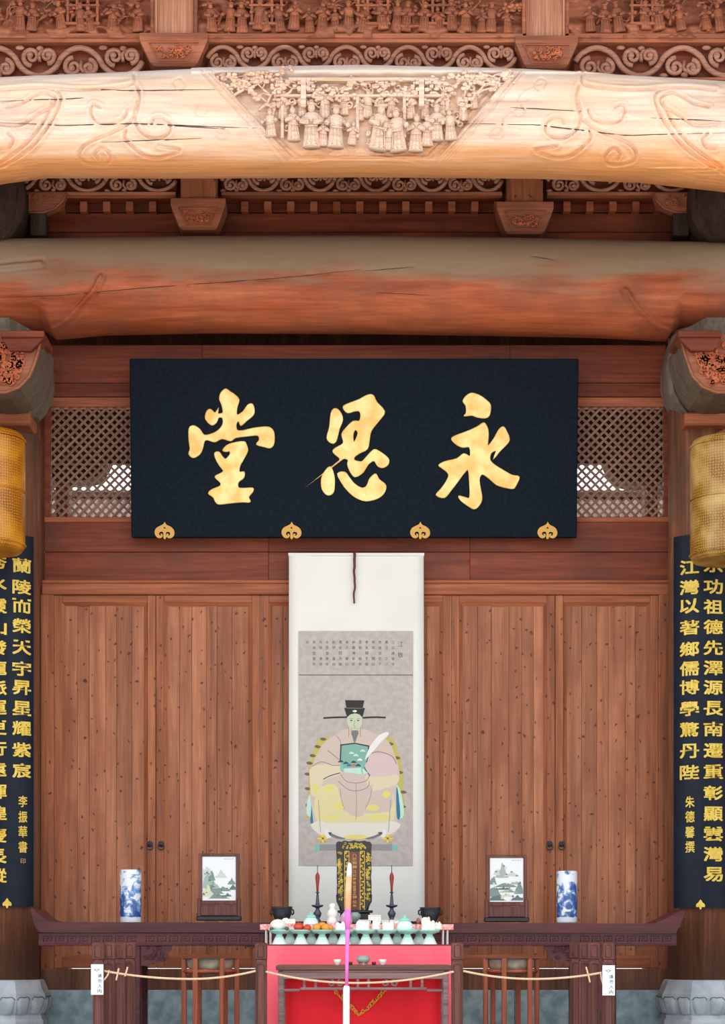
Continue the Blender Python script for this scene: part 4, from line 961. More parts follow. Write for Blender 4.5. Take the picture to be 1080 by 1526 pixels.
P_('robe2', [(150,700),(400,690),(400,770),(250,830),(230,950),(150,960),(130,830)]); P_('robe2', [(640,770),(900,770),(900,860),(700,920),(650,880)])
P_('pink', [(600,640),(680,600),(800,590),(880,620),(910,700),(890,770),(760,790),(660,790),(620,730)])
P_('pale', [(190,1190),(880,1190),(890,1280),(700,1340),(360,1340),(190,1290)])
P_('robe_yel', [(200,920),(350,860),(420,1000),(440,1100),(840,1100),(850,900),(880,1180),(540,1200),(190,1180)])
P_('robe', [(380,860),(540,930),(690,860),(640,1050),(600,1140),(500,1140),(430,1050)])
for x, y, a, c in ((390,1060,50,30),(690,1070,60,28),(300,900,40,28),(810,950,40,30),(540,1330,110,22),(330,1150,90,16),(740,1150,90,16),(180,900,30,40)): P_('yel', [(x-a,y),(x-a*.3,y-c),(x+a*.5,y-c*.8),(x+a,y),(x+a*.3,y+c),(x-a*.5,y+c*.7)])
for p in ([(250,815),(310,785),(400,758)],): PLn('dteal', p, 4)
PLn('line', [(405,770),(450,830),(540,850),(630,830),(660,780)]); PLn('line', [(380,830),(460,900),(540,920),(640,890),(660,830)]); PLn('line', [(150,700),(230,660),(330,690),(400,690)])
PLn('line', [(640,600),(740,570),(860,610),(900,680)], 4); PLn('line', [(540,850),(545,1000),(540,1180)], 2); PLn('line', [(205,1000),(215,1150),(225,1290)], 2); PLn('line', [(850,1000),(840,1150),(830,1290)], 2)
PLn('line', [(290,560),(340,600),(390,640)], 3); PLn('line', [(400,900),(410,1000),(440,1080)], 2); PLn('line', [(680,900),(660,1000),(620,1080)], 2); PLn('line', [(360,420),(400,470),(400,520)], 2)
PLn('dteal', [(612,640),(615,710),(665,785)], 4)
P_('black', [(402,505),(530,490),(658,515),(655,600),(640,660),(600,690),(395,660)], False); P_('teal', [(412,515),(530,500),(648,525),(640,640),(600,740),(470,760),(405,690)], False)
P_('mint', [(430,720),(590,712),(650,760),(600,775),(440,755)], False)
for x, y, c in ((450,670,'dteal'),(480,690,'blue'),(520,660,'dteal'),(520,690,'red'),(560,690,'dteal'),(405,655,'dteal'),(500,580,'mint'),(540,600,'mint'),(600,560,'mint'),(575,640,'white')): P_(c, [(x-26,y+8),(x,y-12),(x+26,y+8),(x,y+10)])
P_('aqua', [(400,690),(425,690),(425,750),(400,740)], False); PLn('aqua', [(600,660),(590,720),(600,770)], 5)
P_('white', [(620,640),(640,580),(680,500),(750,420),(820,396),(830,420),(770,480),(700,560),(640,625)])
P_('skin', [(465,260),(530,225),(590,260),(592,330),(570,390),(530,420),(492,390),(466,330)])
P_('grey', [(500,385),(560,385),(548,440),(528,490),(510,440)]); PLn('line', [(478,345),(476,440)], 2); PLn('line', [(578,345),(580,440)], 2); PLn('line', [(500,360),(500,420)], 2); PLn('line', [(560,360),(560,420)], 2)
for x in (498, 560): P_('black', [(x-12,292),(x,287),(x+12,293),(x,297)])
PLn('grey', [(480,278),(498,274),(512,279)], 2); PLn('grey', [(548,279),(562,274),(578,278)], 2); PLn('line', [(530,290),(522,340),(538,342)], 2); PLn('red', [(512,362),(530,358),(548,362)], 2)
P_('black', [(443,110),(615,112),(600,180),(620,182),(598,262),(570,235),(530,228),(490,238),(462,262),(436,180),(455,178)], False); P_('grey', [(452,178),(600,180),(598,186),(454,184)], False); P_('white', [(508,208),(530,198),(550,208),(530,220)])
PLn('black', [(250,270),(350,264),(460,262)], 7); PLn('black', [(600,268),(700,262),(806,266)], 7)
for x in (245, 822):
    for q in range(8):
        a = q*math.pi/4; P_('gold' if q % 2 else 'yel', [(x+8*math.cos(a-.6), 1345+8*math.sin(a-.6)), (x+44*math.cos(a-.3), 1345+30*math.sin(a-.3)), (x+56*math.cos(a), 1345+42*math.sin(a)), (x+44*math.cos(a+.3), 1345+30*math.sin(a+.3)), (x+8*math.cos(a+.6), 1345+8*math.sin(a+.6))], False)
    P_('brown', [(x-10,1340),(x,1334),(x+12,1345),(x,1354)])
P_('white', [(260,1280),(290,1262),(320,1330),(300,1340),(270,1330)]); P_('white', [(780,1270),(810,1270),(800,1330),(765,1330)])
P_('grey', [(300,1290),(370,1320),(450,1345),(380,1345),(310,1320)]); P_('grey', [(620,1345),(700,1320),(770,1290),(770,1310),(690,1345)])
P_('dteal', [(290,1288),(325,1290),(310,1318)], False); P_('dteal', [(735,1290),(775,1285),(755,1312)], False)
pb.build('painted_figure', pm, silk)
# inscription on the upper silk
ib = MB()
def ink(ch, px, py, w_, h_):
    P, fsg, dim = glyph(ch); k = 1/s_at(YP)
    if dim[1] < .35*dim[0]: h_ *= .3
    ib.add([(X(px, YP)+p[0]*w_*k, YP-.0008+(.0003 if p[2] < 0 else 0), Z(py, YP)+p[1]*h_*k) for p in P], fsg)
ink('江', 596.5, 960, 8, 8); ink('敬', 596.5, 976, 8, 8)
cols = ['江公諱敬字', '蕭江氏之八', '世祖也生于', '南宋年間以', '孝友聞于鄉', '里敦本睦族', '耕讀傳家其', '後子孫繁衍', '遷徙四方皆', '能守其遺訓', '永思堂奉祀', '先祖德澤流', '長後世敬仰', '記']
for k, t_ in enumerate(cols):
    for j, ch in enumerate(t_):
        if (k*3+j*5) % 6 == 1 and j not in (0, 4): continue
        ink(ch, 585.5-k*9.8, 957+j*8.2, 4.6, 4.6)
ib.build('inscription', M['ink'], silk)

# ------------------------------------------------------------------ long altar table
YT0, YT1 = -1.12, -.62; YT = YT0
tb = thing('altar_table', 'long dark rosewood altar table with upturned ends in front of the doors', 'table', (X(532, YT), -.87, 0))
def tbx(px0, px1, py0, py1, yf, yb, bev=.004): return MB().box(X(px0, yf), X(px1, yf), yf, yb, Z(py1, yf), Z(py0, yf), bev)
slab = [(54,1374),(1011,1376),(1012,1380),(1010,1384),(1007,1391),(58,1389),(53,1382)]
b = MB(); b.prism([(X(x, YT), Z(y, YT)) for x, y in slab], YT, YT1); b.build('top', M['rose_wood'], tb)
for pts in ([(53,1381),(50,1374),(48,1364),(45,1357),(48,1354),(54,1359),(62,1366),(70,1371),(82,1374.5),(58,1376)],
            [(1012,1383),(1015,1374),(1019,1364),(1020,1358),(1016,1357),(1008,1360),(1000,1365),(990,1370),(978,1376),(1006,1378)]):
    b = MB(); b.prism([(X(x, YT), Z(y, YT)) for x, y in smooth_loop(pts, 3)], YT+.002, YT1-.002); b.build('upturned_end', M['rose_wood'], tb)
tbx(57, 1008.5, 1390, 1408, YT+.02, YT+.045).build('apron', M['rose_wood'], tb)
tbx(57, 1008.5, 1406.5, 1409.5, YT+.01, YT+.045).build('apron_bead', M['rose_wood'], tb)
tbx(57, 1008.5, 1390, 1408, YT1-.045, YT1-.02).build('apron', M['rose_wood'], tb)
for xa, xb in ((62,205),(215,530),(536,852),(862,1002)):   # fret carving on the apron
    f = MB(); y_ = YT+.018; n = int((xb-xa)/17)
    for k in range(n):
        x = xa+(xb-xa)*(k+.5)/n; w_ = 6
        P = [(x-w_,1404),(x-w_,1395),(x+w_,1395),(x+w_,1402),(x-w_*.4,1402),(x-w_*.4,1398.5),(x+w_*.4,1398.5)]
        f.tube([(X(a, y_+.001), y_+.001, Z(c, y_)) for a, c in P], .0026, 4)
    f.build('apron_carving', M['rose_wood'], tb)
for xa, xb, sg in ((150, 209, 1), (858, 919, -1)):
    for yf in (YT+.03, YT1-.11):
        MB().box(X(xa, YT), X(xb, YT), yf, yf+.08, 0, Z(1391, YT), .008).build('leg', M['rose_wood'], tb)
    xi = xb if sg > 0 else xa; xo = xi+sg*47
    SPN = [(xi,1408),(xo,1408),(xo-sg*2,1416),(xo-sg*7,1420),(xo-sg*5,1427),(xo-sg*14,1431),(xo-sg*20,1436),(xo-sg*30,1435),(xo-sg*36,1440),(xi,1439)]
    b = MB(); b.prism([(X(x, YT), Z(y, YT)) for x, y in SPN], YT+.03, YT+.055); sp_ = b.build('spandrel', M['rose_wood'], tb)
    f = MB(); rnd = random.Random(xa)
    for q in range(16): f.tube(spiral_pts(X(xi+sg*rnd.uniform(6, 36), YT), Z(rnd.uniform(1411, 1430), YT), YT+.028, rnd.uniform(.012, .024), rnd.uniform(0, 6)), .0045, 5)
    f.build('carving', M['rose_wood'], sp_)
    for x in (362, 702): pass
for xa, xb in ((364, 388), (678, 702)): 
    b = MB(); b.prism([(X(xa, YT), Z(1408, YT)), (X(xb, YT), Z(1408, YT)), (X(xb-4, YT), Z(1413, YT)), (X(xa+5, YT), Z(1412, YT))], YT+.025, YT+.05); b.build('spandrel', M['rose_wood'], tb)
ZT = Z(1375, YT)                                       # table-top height
def onT(py): return ZT
# ------------------------------------------------------------------ things on the altar table
def at(px, Y): return X(px, Y)
YA = -.86; ZA = Z(1375, YT); kA = 1/s_at(YA)
def vase(px, w_, pyt, mat, label):
    x = at(px, YA); H = Z(pyt, YA)-ZA; r = w_/2*kA
    t = thing('vase', label, 'vase', (x, YA, ZA)); b = MB()
    b.lathe([(r*.93, 0), (r*.97, .01), (r, H*.3), (r, H-.012), (r*.97, H-.003), (r*.9, H), (r*.86, H-.01), (r*.86, H-.06), (.001, H-.06)], x, YA, 36, z=ZA); b.build('body', M[mat], t)
    return t
v1 = vase(194.5, 32, 1296, 'blue_white_a', 'tall straight white vase with blue landscape at the left of the altar table')
v2 = vase(844.5, 31, 1298, 'blue_white_b', 'tall straight white vase with blue landscape at the right of the altar table')
def table_screen(px, xa, xb, ya, seed, label):
    x = at(px, YA); t = thing('table_screen', label, 'table screen', (x, YA, ZA)); k = kA
    def q(a, c, e, f, y0, y1, bv=.003): return MB().box(at(a, YA), at(c, YA), YA+y0, YA+y1, Z(f, YA), Z(e, YA), bv)
    q(xa, xb, ya, ya+4.5, -.015, .015).build('frame_rail', M['rose_wood_v'], t); q(xa, xb, ya+70, ya+76, -.018, .018).build('frame_rail', M['rose_wood_v'], t)
    q(xa, xa+5.5, ya, ya+76, -.016, .016).build('frame_stile', M['rose_wood_v'], t); q(xb-5.5, xb, ya, ya+76, -.016, .016).build('frame_stile', M['rose_wood_v'], t)
    m, nt, N, L, bb = newmat('landscape_tile')
    tile = q(xa+5, xb-5, ya+4, ya+71, -.006, .006, 0).build('porcelain_tile', M['porcelain'], t)
    # painted landscape: layered hills and trees, flat on the tile
    rnd = random.Random(seed); pbm = MB(); cols = [plain('tile_%d_%d' % (seed, i), c, .3) for i, c in enumerate([(196,208,200),(158,178,168),(120,142,136),(92,108,110),(206,214,180)])]
    def hill(cx, cy, w_, h_, mi, n=9):
        pts = [(cx-w_/2, cy)] + [(cx-w_/2+w_*(i+.5)/n, cy-h_*math.sin(math.pi*(i+.5)/n)*rnd.uniform(.6, 1.1)) for i in range(n)] + [(cx+w_/2, cy)]
        hill.k += 1; pbm.mi = mi; pbm.flat([(at(min(max(a, xa+6), xb-6), YA), Z(c, YA)) for a, c in (smooth_loop(pts, 3) if len(pts) > 6 else pts)], YA-.0065-.00008*hill.k)
    hill.k = 0; W = xb-xa
    if seed == 1: L_ = [(12,45,26,30,0),(16,52,22,30,1),(34,36,18,12,0),(22,60,30,20,2),(14,64,20,16,4),(38,56,20,7,2),(50,46,12,10,2),(52,54,12,8,3),(30,67,30,8,2),(44,64,12,4,3),(20,40,10,14,2),(26,52,12,8,1)]
    else: L_ = [(24,34,18,22,1),(16,30,10,10,0),(38,32,22,8,0),(10,44,12,14,2),(30,48,34,6,2),(12,62,22,16,2),(16,68,26,8,3),(50,58,14,18,2),(34,56,30,4,1),(32,62,20,4,4),(48,68,22,8,3),(26,52,26,4,3),(44,44,18,5,1)]
    for a, c, w_, h_, mi in L_: hill(xa+a*W/62, ya+c, w_, h_, mi)
    for q_ in range(26):
        a, c, w_, h_, mi = rnd.choice(L_); cx, cy = xa+a*W/62+rnd.uniform(-.4, .4)*w_, ya+c-rnd.uniform(0, .8)*h_; hill(cx, cy, rnd.uniform(2, 5), rnd.uniform(1.5, 4), rnd.choice((2, 3, 3, 4)), 5)
    pbm.mi = 3
    for i in range(5): hill(xb-22+i*3, ya+8.5, 2, 1.2, 3, 3)
    pbm.build('painting', cols, tile)
    q(xa-1, xb+1, ya+77, ya+93, -.02, .02, .006).build('stand_panel', M['rose_wood_v'], t)
    q(xa-3, xb+3, ya+93, ya+100, -.035, .035, .006).build('stand_foot', M['black_lacquer'], t)
    for xx in (xa-2, xb-4): q(xx, xx+6, ya+66, ya+95, -.03, .03, .008).build('stand_post', M['rose_wood_v'], t)
    return t
table_screen(326, 296, 357, 1272, 1, 'framed porcelain landscape tile in a dark stand on the left of the altar table')
table_screen(754.5, 724, 785, 1274, 2, 'framed porcelain landscape tile in a dark stand on the right of the altar table')
# iron bowls
def bowl(px, pyt, pyb, hw, Y, label, z0, sg):
    x = at(px, Y); k = 1/s_at(Y); H = Z(pyt, Y)-z0; r = hw*k; t = thing('iron_bowl', label, 'bowl', (x, Y, z0))
    b = MB(); b.lathe([(.001,0),(r*.45,0),(r*.52,.008),(r*.75,H*.3),(r*.96,H*.62),(r*.93,H*.82),(r*.98,H*.9),(r*1.02,H),(r*.92,H),(r*.86,H*.8),(r*.8,H*.5),(.001,H*.15)], x, Y, 28, z=z0); b.build('body', M['iron'], t)
    for s_ in (-1, 1): MB().tube([(x+s_*r*.93, Y, z0+H*.5), (x+s_*r*1.12, Y, z0+H*.58), (x+s_*r*1.12, Y, z0+H*.76), (x+s_*r*.95, Y, z0+H*.84)], .006, 6).build('ear', M['iron'], t)
bowl(420, 1351, 1374, 15.5, YA, 'round black iron bowl on the altar table left of the spirit tablet', ZA, -1)
bowl(641, 1352, 1374, 15.5, YA, 'round black iron bowl on the altar table right of the spirit tablet', ZA, 1)
def stick(px, label):
    Y = -.92; x = at(px, Y); k = 1/s_at(Y); t = thing('candlestick', label, 'candlestick', (x, Y, ZA))
    def h(py): return max(0, Z(py, Y)-ZA)
    b = MB(); b.lathe([(.001,0),(7*k,0),(7*k,.006),(3*k,h(1369)),(5*k,h(1365)),(6.2*k,h(1361)),(3*k,h(1356)),(2.6*k,h(1353)),(4*k,h(1352.5)),(8*k,h(1351)),(9*k,h(1348.5)),(8.6*k,h(1348.5)),(4*k,h(1350)),(2.8*k,h(1346)),(2*k,h(1336)),(1.3*k,h(1331)),(3.2*k,h(1330.5)),(3.2*k,h(1329.5)),(.7*k,h(1329))], x, Y, 18, z=ZA); b.build('holder', M['pewter'], t)
    b = MB(); b.lathe([(.6*k,h(1330)),(1.6*k,h(1329)),(2*k,h(1320)),(3.2*k,h(1309)),(3.1*k,h(1305)),(2*k,h(1302)),(.7*k,h(1300))], x, Y, 14, z=ZA); b.build('candle', M['candle_red'], t)
    b = MB(); b.lathe([(.6*k,h(1301)),(.5*k,h(1290)),(.1*k,h(1289))], x, Y, 8, z=ZA); b.build('wick', M['iron'], t)
stick(473, 'pewter candlestick with a red candle left of the spirit tablet'); stick(583.5, 'pewter candlestick with a red candle right of the spirit tablet')
# spirit tablet
Y = -.98
st = thing('spirit_tablet', 'black and gold carved spirit tablet standing before the hanging scroll', 'tablet', (X(527, Y), Y, ZA))
def tp(l): return [(X(485+x/11.306, Y), Z(1245+y/11.306, Y)) for x, y in l]
FR = [(175,150),(190,110),(230,98),(270,108),(310,85),(390,100),(430,95),(480,80),(530,95),(590,98),(650,85),(700,105),(750,105),(778,150),(770,350),(775,600),(765,700),(775,800),(775,1000),(765,1120),(720,1220),(700,1270),(260,1270),(240,1220),(190,1130),(185,970),(190,820),(185,700),(190,500),(180,300)]
b = MB(); b.prism(tp(FR), Y, Y+.05); b.build('back_panel', M['black_lacquer'], st)
def gold_scroll(b, l, n, r0, seed, th=.0022):
    rnd = random.Random(seed)
    for i in range(n):
        x, y = l[0]+(l[2]-l[0])*rnd.random(), l[1]+(l[3]-l[1])*rnd.random(); p = tp([(x, y)])[0]; b.tube(spiral_pts(p[0], p[1], Y-.003, r0*rnd.uniform(.6, 1.3), rnd.uniform(0, 6), 1, 8), th, 5)
for box_, n in (((215,280,285,1100), 60), ((690,290,755,1100), 60), ((290,130,670,220), 40)):
    b = MB(); gold_scroll(b, box_, n, .009, n+int(box_[0]), .0024); b.build('gilt_carving', M['gilt_olive'], st)
for xa in (318, 578):
    b = MB()
    for x in (xa, xa+72): q = tp([(x, 265), (x+8, 1270)]); b.box(q[0][0], q[1][0], Y-.008, Y, q[1][1], q[0][1])
    q = tp([(xa, 262), (xa+80, 272)]); b.box(q[0][0], q[1][0], Y-.008, Y, q[1][1], q[0][1])
    for k in range(18):
        c = tp([(xa+40+(12 if k % 2 else -12), 300+k*53)])[0]; b.tube(spiral_pts(c[0], c[1], Y-.004, .009, k, 1, 8), .0026, 5)
    b.build('gilt_border', M['gold_paint'], st)
q = tp([(400, 275), (575, 1265)]); b = MB(); b.box(q[0][0], q[1][0], Y-.004, Y, q[1][1], q[0][1]); b.build('name_panel', M['rose_wood_v'], st)
b = MB()
for ch, yy, w_ in (('八',330,9),('世',395,8),('祖',460,9),('蕭',530,9),('江',605,9),('公',670,8),('諱',735,6),('敬',800,6),('府',865,6),('君',920,6),('之',980,7),('神',1040,8),('位',1120,8),('奉',1190,7)):
    P, fsg, dim = glyph(ch, .01); c = tp([(488, yy)])[0]; k = 1/s_at(Y); b.add([(c[0]+p[0]*w_*.8*k, Y-.0055+(.001 if p[2] < 0 else 0), c[1]+p[1]*4.6*k) for p in P], fsg)
b.build('inscription', M['gilt_dark'], st)
b = MB(); q = tp([(205, 1262), (795, 1305)]); b.box(q[0][0], q[1][0], Y-.03, Y+.07, q[1][1], q[0][1], .004); q = tp([(245, 1305), (750, 1420)]); b.box(q[0][0], q[1][0], Y-.02, Y+.06, ZA, q[0][1], .006); b.build('stand', M['black_lacquer'], st)
for s_ in (0, 1):
    b = MB()
    pts = [(190,1000),(196,1110),(235,1190),(262,1275)]; pts = pts if not s_ else [(960-x, y) for x, y in pts]; b.tube([(x, Y-.004, z) for x, z in tp(pts)], .006, 6)
    b.build('side_scroll', M['black_lacquer'], st)
tag(MB().lathe([(.001,0),(.012,0),(.014,.004),(.030,.02),(.040,.042),(.037,.06),(.026,.068),(.026,.072),(.02,.07),(.001,.065)], X(529, -1.06), -1.06, 22, z=ZA).build('celadon_jar', M['celadon_grey'], loc=(X(529, -1.06), -1.06, ZA)), 'grey celadon jar at the foot of the spirit tablet', 'jar')

# ------------------------------------------------------------------ offering table with red cloth
Y0, Y1 = -1.80, -1.30; s0 = s_at(Y0); ZO = Z(1408, Y0)
ot = thing('offering_table', 'offering table wrapped in pink red cloth in front of the altar table', 'table', (X(535, Y0), -1.55, 0))
MB().box(X(398, Y0), X(672, Y0), Y0, Y1, ZO-.03, ZO, .006).build('table_top', M['pink_cloth'], ot)
def drape(xa, xb, z0, z1, y_, seed, amp=.010, n=60, th=.006):
    b = MB(); vs = []
    for i in range(n+1):
        u = i/n; x = xa+(xb-xa)*u
        for j in range(9):
            v = j/8; vs.append((x, y_ - amp*(1-v*.9)*(math.sin(u*n*.35+seed)*.6+math.sin(u*n*.16+seed*2)*.6), z0+(z1-z0)*v))
    N = len(vs); vs += [(a, c+th, d) for a, c, d in vs]; fs = []
    for i in range(n):
        for j in range(8):
            q = (i*9+j, (i+1)*9+j, (i+1)*9+j+1, i*9+j+1); fs.append(q); fs.append(tuple(N+k for k in reversed(q)))
    b.add(vs, fs, True); return b
drape(X(398, Y0), X(672, Y0), .02, ZO-.002, Y0-.004, 1, .004).build('front_cloth', M['pink_cloth'], ot)
MB().box(X(398, Y0), X(398, Y0)+.008, Y0, Y1, .02, ZO-.01).build('side_cloth', M['pink_cloth'], ot); MB().box(X(672, Y0)-.008, X(672, Y0), Y0, Y1, .02, ZO-.01).build('side_cloth', M['pink_cloth'], ot)
for x_ in (X(402, Y0), X(668, Y0)-.05):
    for y_ in (Y0+.02, Y1-.07): MB().box(x_+.01, x_+.05, y_, y_+.05, 0, ZO-.03, .004).build('leg', M['rose_wood_v'], ot)
MB().box(X(395, Y0), X(673, Y0), Y0-.006, Y0+.006, ZO-.006, ZO+.003, .002).build('edge_trim', M['red_board'], ot)
# rack over the back half
YR = -1.46; ZR = Z(1377, YR)
rk = thing('offering_rack', 'low rack with a pink brocade runner and thin white legs on the offering table', 'rack', (X(531, YR), YR, ZO))
MB().box(X(388, YR), X(675, YR), YR-.07, YR+.12, ZR-.040, ZR-.002, .003).build('runner', M['pink_brocade'], rk)
for x in (396.5, 403, 660, 666.5):
    for y_ in (YR-.06, YR+.10): MB().box(X(x, YR)-.003, X(x, YR)+.003, y_-.003, y_+.003, ZO, ZR-.03).build('leg', M['porcelain'], rk)
# stem dishes
def stem_dish(label, x, y):
    t = thing('stem_dish', label, 'dish', (x, y, ZO)); H = .098
    b = MB(); b.lathe([(.001,.0),(.047,0),(.048,.004),(.040,.02),(.026,.052),(.020,.066),(.022,.070),(.045,.076),(.062,.084),(.069,.092),(.070,H),(.064,H),(.055,.090),(.02,.084),(.001,.084)], x, y, 28, z=ZO); b.build('bowl', M['celadon'], t)
    b = MB(); b.lathe([(.0485,.0),(.0495,.006),(.043,.016),(.028,.050),(.0265,.050)], x, y, 28, z=ZO); b.build('foot_glaze', M['celadon_pale'], t)
    return t
YD = -1.71; fr_px = [416, 448, 480, 512, 545, 576, 607, 640]; names_f = ['leftmost', 'second from left', 'third from left', 'fourth from left', 'fourth from right', 'third from right', 'second from right', 'rightmost']
foods = ['a white bun', 'red tomatoes', 'orange fruit', 'white cakes', 'white wrapped cakes', 'white wrapped sweets', 'a lidded celadon jar', 'white cakes']
d0 = None; G = 'celadon stem dishes on the offering table'
for px, nm, fd in zip(fr_px, names_f, foods):
    lab = 'celadon stem dish holding %s, %s of the front row' % (fd, nm)
    if d0 is None: d0 = stem_dish(lab, X(px, YD), YD); d0['group'] = G
    else: dup(d0, (X(px, YD)-X(fr_px[0], YD), 0, 0), lab)
YE = -1.555; bk = [432, 464, 496, 528, 560, 592, 624]
for k, px in enumerate(bk):
    dup(d0, (X(px, YE)-X(fr_px[0], YD), YE-YD, 0), 'celadon stem dish in the back row under the rack, %s' % ['leftmost', 'second from left', 'third from left', 'the middle one', 'third from right', 'second from right', 'rightmost'][k])
tag(MB().lathe([(.001,0),(.03,0),(.045,.02),(.048,.05),(.036,.07),(.03,.072),(.001,.07)], X(625, -1.66), -1.66+.0, 20, z=ZO).build('small_jar', M['deep_jar'], loc=(X(625, -1.66), -1.66, ZO)), 'small dark teal jar between the two rightmost front dishes', 'jar') if False else None
# food
ZD = ZO+.088
def food(name, px, y, rx, rz, mat, label, cat, z=ZD, ry=None, n=14):
    b = MB(); b.ball((X(px, y), y, z+rz), rx, ry or rx, rz, n, 9); return tag(b.build(name, M[mat], loc=(X(px, y), y, z)), label, cat)
food('bun', 414, YD, .052, .040, 'white_food', 'large smooth white bun on the leftmost front dish', 'bun')
food('plum', 404.5, YD-.045, .014, .011, 'apple_dark', 'dark fruit at the left rim of the leftmost front dish', 'fruit', ZD+.006)
food('plum', 427, YD-.045, .016, .012, 'apple_dark', 'dark fruit at the right rim of the leftmost front dish', 'fruit', ZD+.006)
def tomato(px, y, r, lab, dz=0):
    t = thing('tomato', lab, 'tomato', (X(px, y), y, ZD+dz)); b = MB(); b.ball((X(px, y), y, ZD+dz+r*.85), r, r, r*.85, 14, 9); b.build('flesh', M['tomato'], t)
    b = MB(); 
    for q in range(5): a = q*1.257; b.tube([(X(px, y), y, ZD+dz+r*1.68), (X(px, y)+r*.5*math.cos(a), y+r*.5*math.sin(a), ZD+dz+r*1.6)], .0022, 4)
    b.build('calyx', M['apple_dark'], t)
tomato(445, YD-.01, .034, 'larger red tomato on the second front dish from the left'); tomato(458, YD-.03, .026, 'smaller red tomato at the right of the second front dish')
for k, (px, dy, r) in enumerate(((472, -.02, .028), (485, -.03, .028), (480, .025, .034), (491, .01, .024))):
    food('orange', px, YD+dy, r, r*.9, 'orange', ['orange fruit at the left of the third front dish', 'orange fruit at the front of the third front dish', 'orange fruit at the back of the third front dish', 'small orange fruit at the right of the third front dish'][k], 'fruit')
food('meat_slice', 481, YE, .045, .012, 'meat', 'brown slice of meat behind the orange fruit', 'meat', ZD+.02)
def cake(px, y, w_, h_, label, z, lid=False, seed=0):
    rnd = random.Random(seed); t = MB(); x = X(px, y); h_ *= 1.6; t.box(x-w_/2, x+w_/2, y-w_*.35, y+w_*.35, z, z+h_, .006)
    for q in range(6): t.ball((x+rnd.uniform(-.4, .4)*w_, y-w_*.2+rnd.uniform(-.1, .1)*w_, z+h_*rnd.uniform(.6, 1)), w_*.16, w_*.12, h_*.3, 7, 5)
    return tag(t.build('cake', M['white_food'], loc=(x, y, z)), label, 'cake')
cake(508, YD, .07, .032, 'crumpled white cake on the fourth front dish', ZD, seed=1); cake(540, YD, .085, .036, 'broad white wrapped cake just right of the pink incense stick', ZD, seed=2)
cake(560, YD-.03, .045, .030, 'small white cake between two front dishes, right of centre', ZD+.01, seed=3); cake(578, YD, .075, .034, 'white wrapped cake on the third front dish from the right', ZD, seed=4)
cake(638, YD, .085, .036, 'flat pale cake on the rightmost front dish', ZD, seed=5); cake(652, YD+.04, .05, .028, 'cream coloured cake beside the right end of the runner', ZD+.01, seed=6)
# lidded celadon pots
def pot(px, y, z, s, mat, label):
    x = X(px, y); t = thing('lidded_pot', label, 'pot', (x, y, z))
    MB().lathe([(.001,0),(.045*s,0),(.056*s,.02*s),(.048*s,.05*s),(.034*s,.068*s)], x, y, 22, z=z).build('body', M[mat], t)
    MB().lathe([(.036*s,.068*s),(.037*s,.074*s),(.028*s,.086*s),(.008*s,.094*s),(.007*s,.102*s),(.010*s,.106*s),(.001,.110*s)], x, y, 22, z=z).build('lid', M['celadon'], t)
pot(603, YD, ZD, 1.0, 'celadon_pale', 'pale lidded celadon pot on the second front dish from the right')
ZRT = ZR-.002
pot(463, YR, ZRT-.02, .95, 'celadon_pale', 'low lidded celadon pot behind the tomatoes')
# rack-top things
b = MB(); x = X(495, YR); y = YR
b.lathe([(.001,0),(.034,0),(.038,.02),(.030,.04),(.026,.045),(.036,.06),(.034,.085),(.022,.10),(.018,.105),(.024,.115),(.022,.135),(.010,.142),(.001,.143)], x, y, 20, z=ZRT)
tag(b.build('figurine', M['cup_white'], loc=(x, y, ZRT)), 'white porcelain figurine left of the pink incense stick', 'figurine')
x = X(516, YR-.02); b = MB(); b.lathe([(.001,0),(.036,0),(.042,.03),(.040,.055),(.024,.075),(.012,.09),(.014,.11),(.001,.112)], x, YR-.02, 20, z=ZRT)
tag(b.build('wrapped_bottle', M['violet_wrap'], loc=(x, YR-.02, ZRT)), 'mauve wrapped bottle behind the pink incense stick', 'bottle')
for px, w_, h_, lab, sd in ((558, .085, .062, 'white gift box standing on the rack right of the tablet', 7), (545, .10, .03, 'white packet lying on the rack below the tablet', 8), (588, .07, .03, 'white packet lying behind the third dish from the right', 9), (574, .05, .028, 'small white packet beside the gift box', 10)):
    x = X(px, YR); b = MB(); b.box(x-w_/2, x+w_/2, YR-.045, YR+.02, ZRT, ZRT+h_, .006); b.box(x-w_*.52, x+w_*.52, YR-.05, YR+.024, ZRT+h_*.86, ZRT+h_, .004)
    for q in range(3): b.tube([(x-w_*.4+q*w_*.35, YR-.047, ZRT+.004), (x-w_*.3+q*w_*.3, YR-.047, ZRT+h_*.8)], .003, 4)
    tag(b.build('packet', M['white_food'], loc=(x, YR, ZRT)), lab, 'packet')
food('dark_fruit', 623, YR, .014, .022, 'meat', 'small dark upright fruit left of the right iron bowl', 'fruit', ZRT)
cake(634, YR, .06, .026, 'pale block of cake on the rack below the right iron bowl', ZRT, seed=12)
cake(430, YR, .09, .022, 'flat white cake on the rack behind the white bun', ZRT, seed=13)

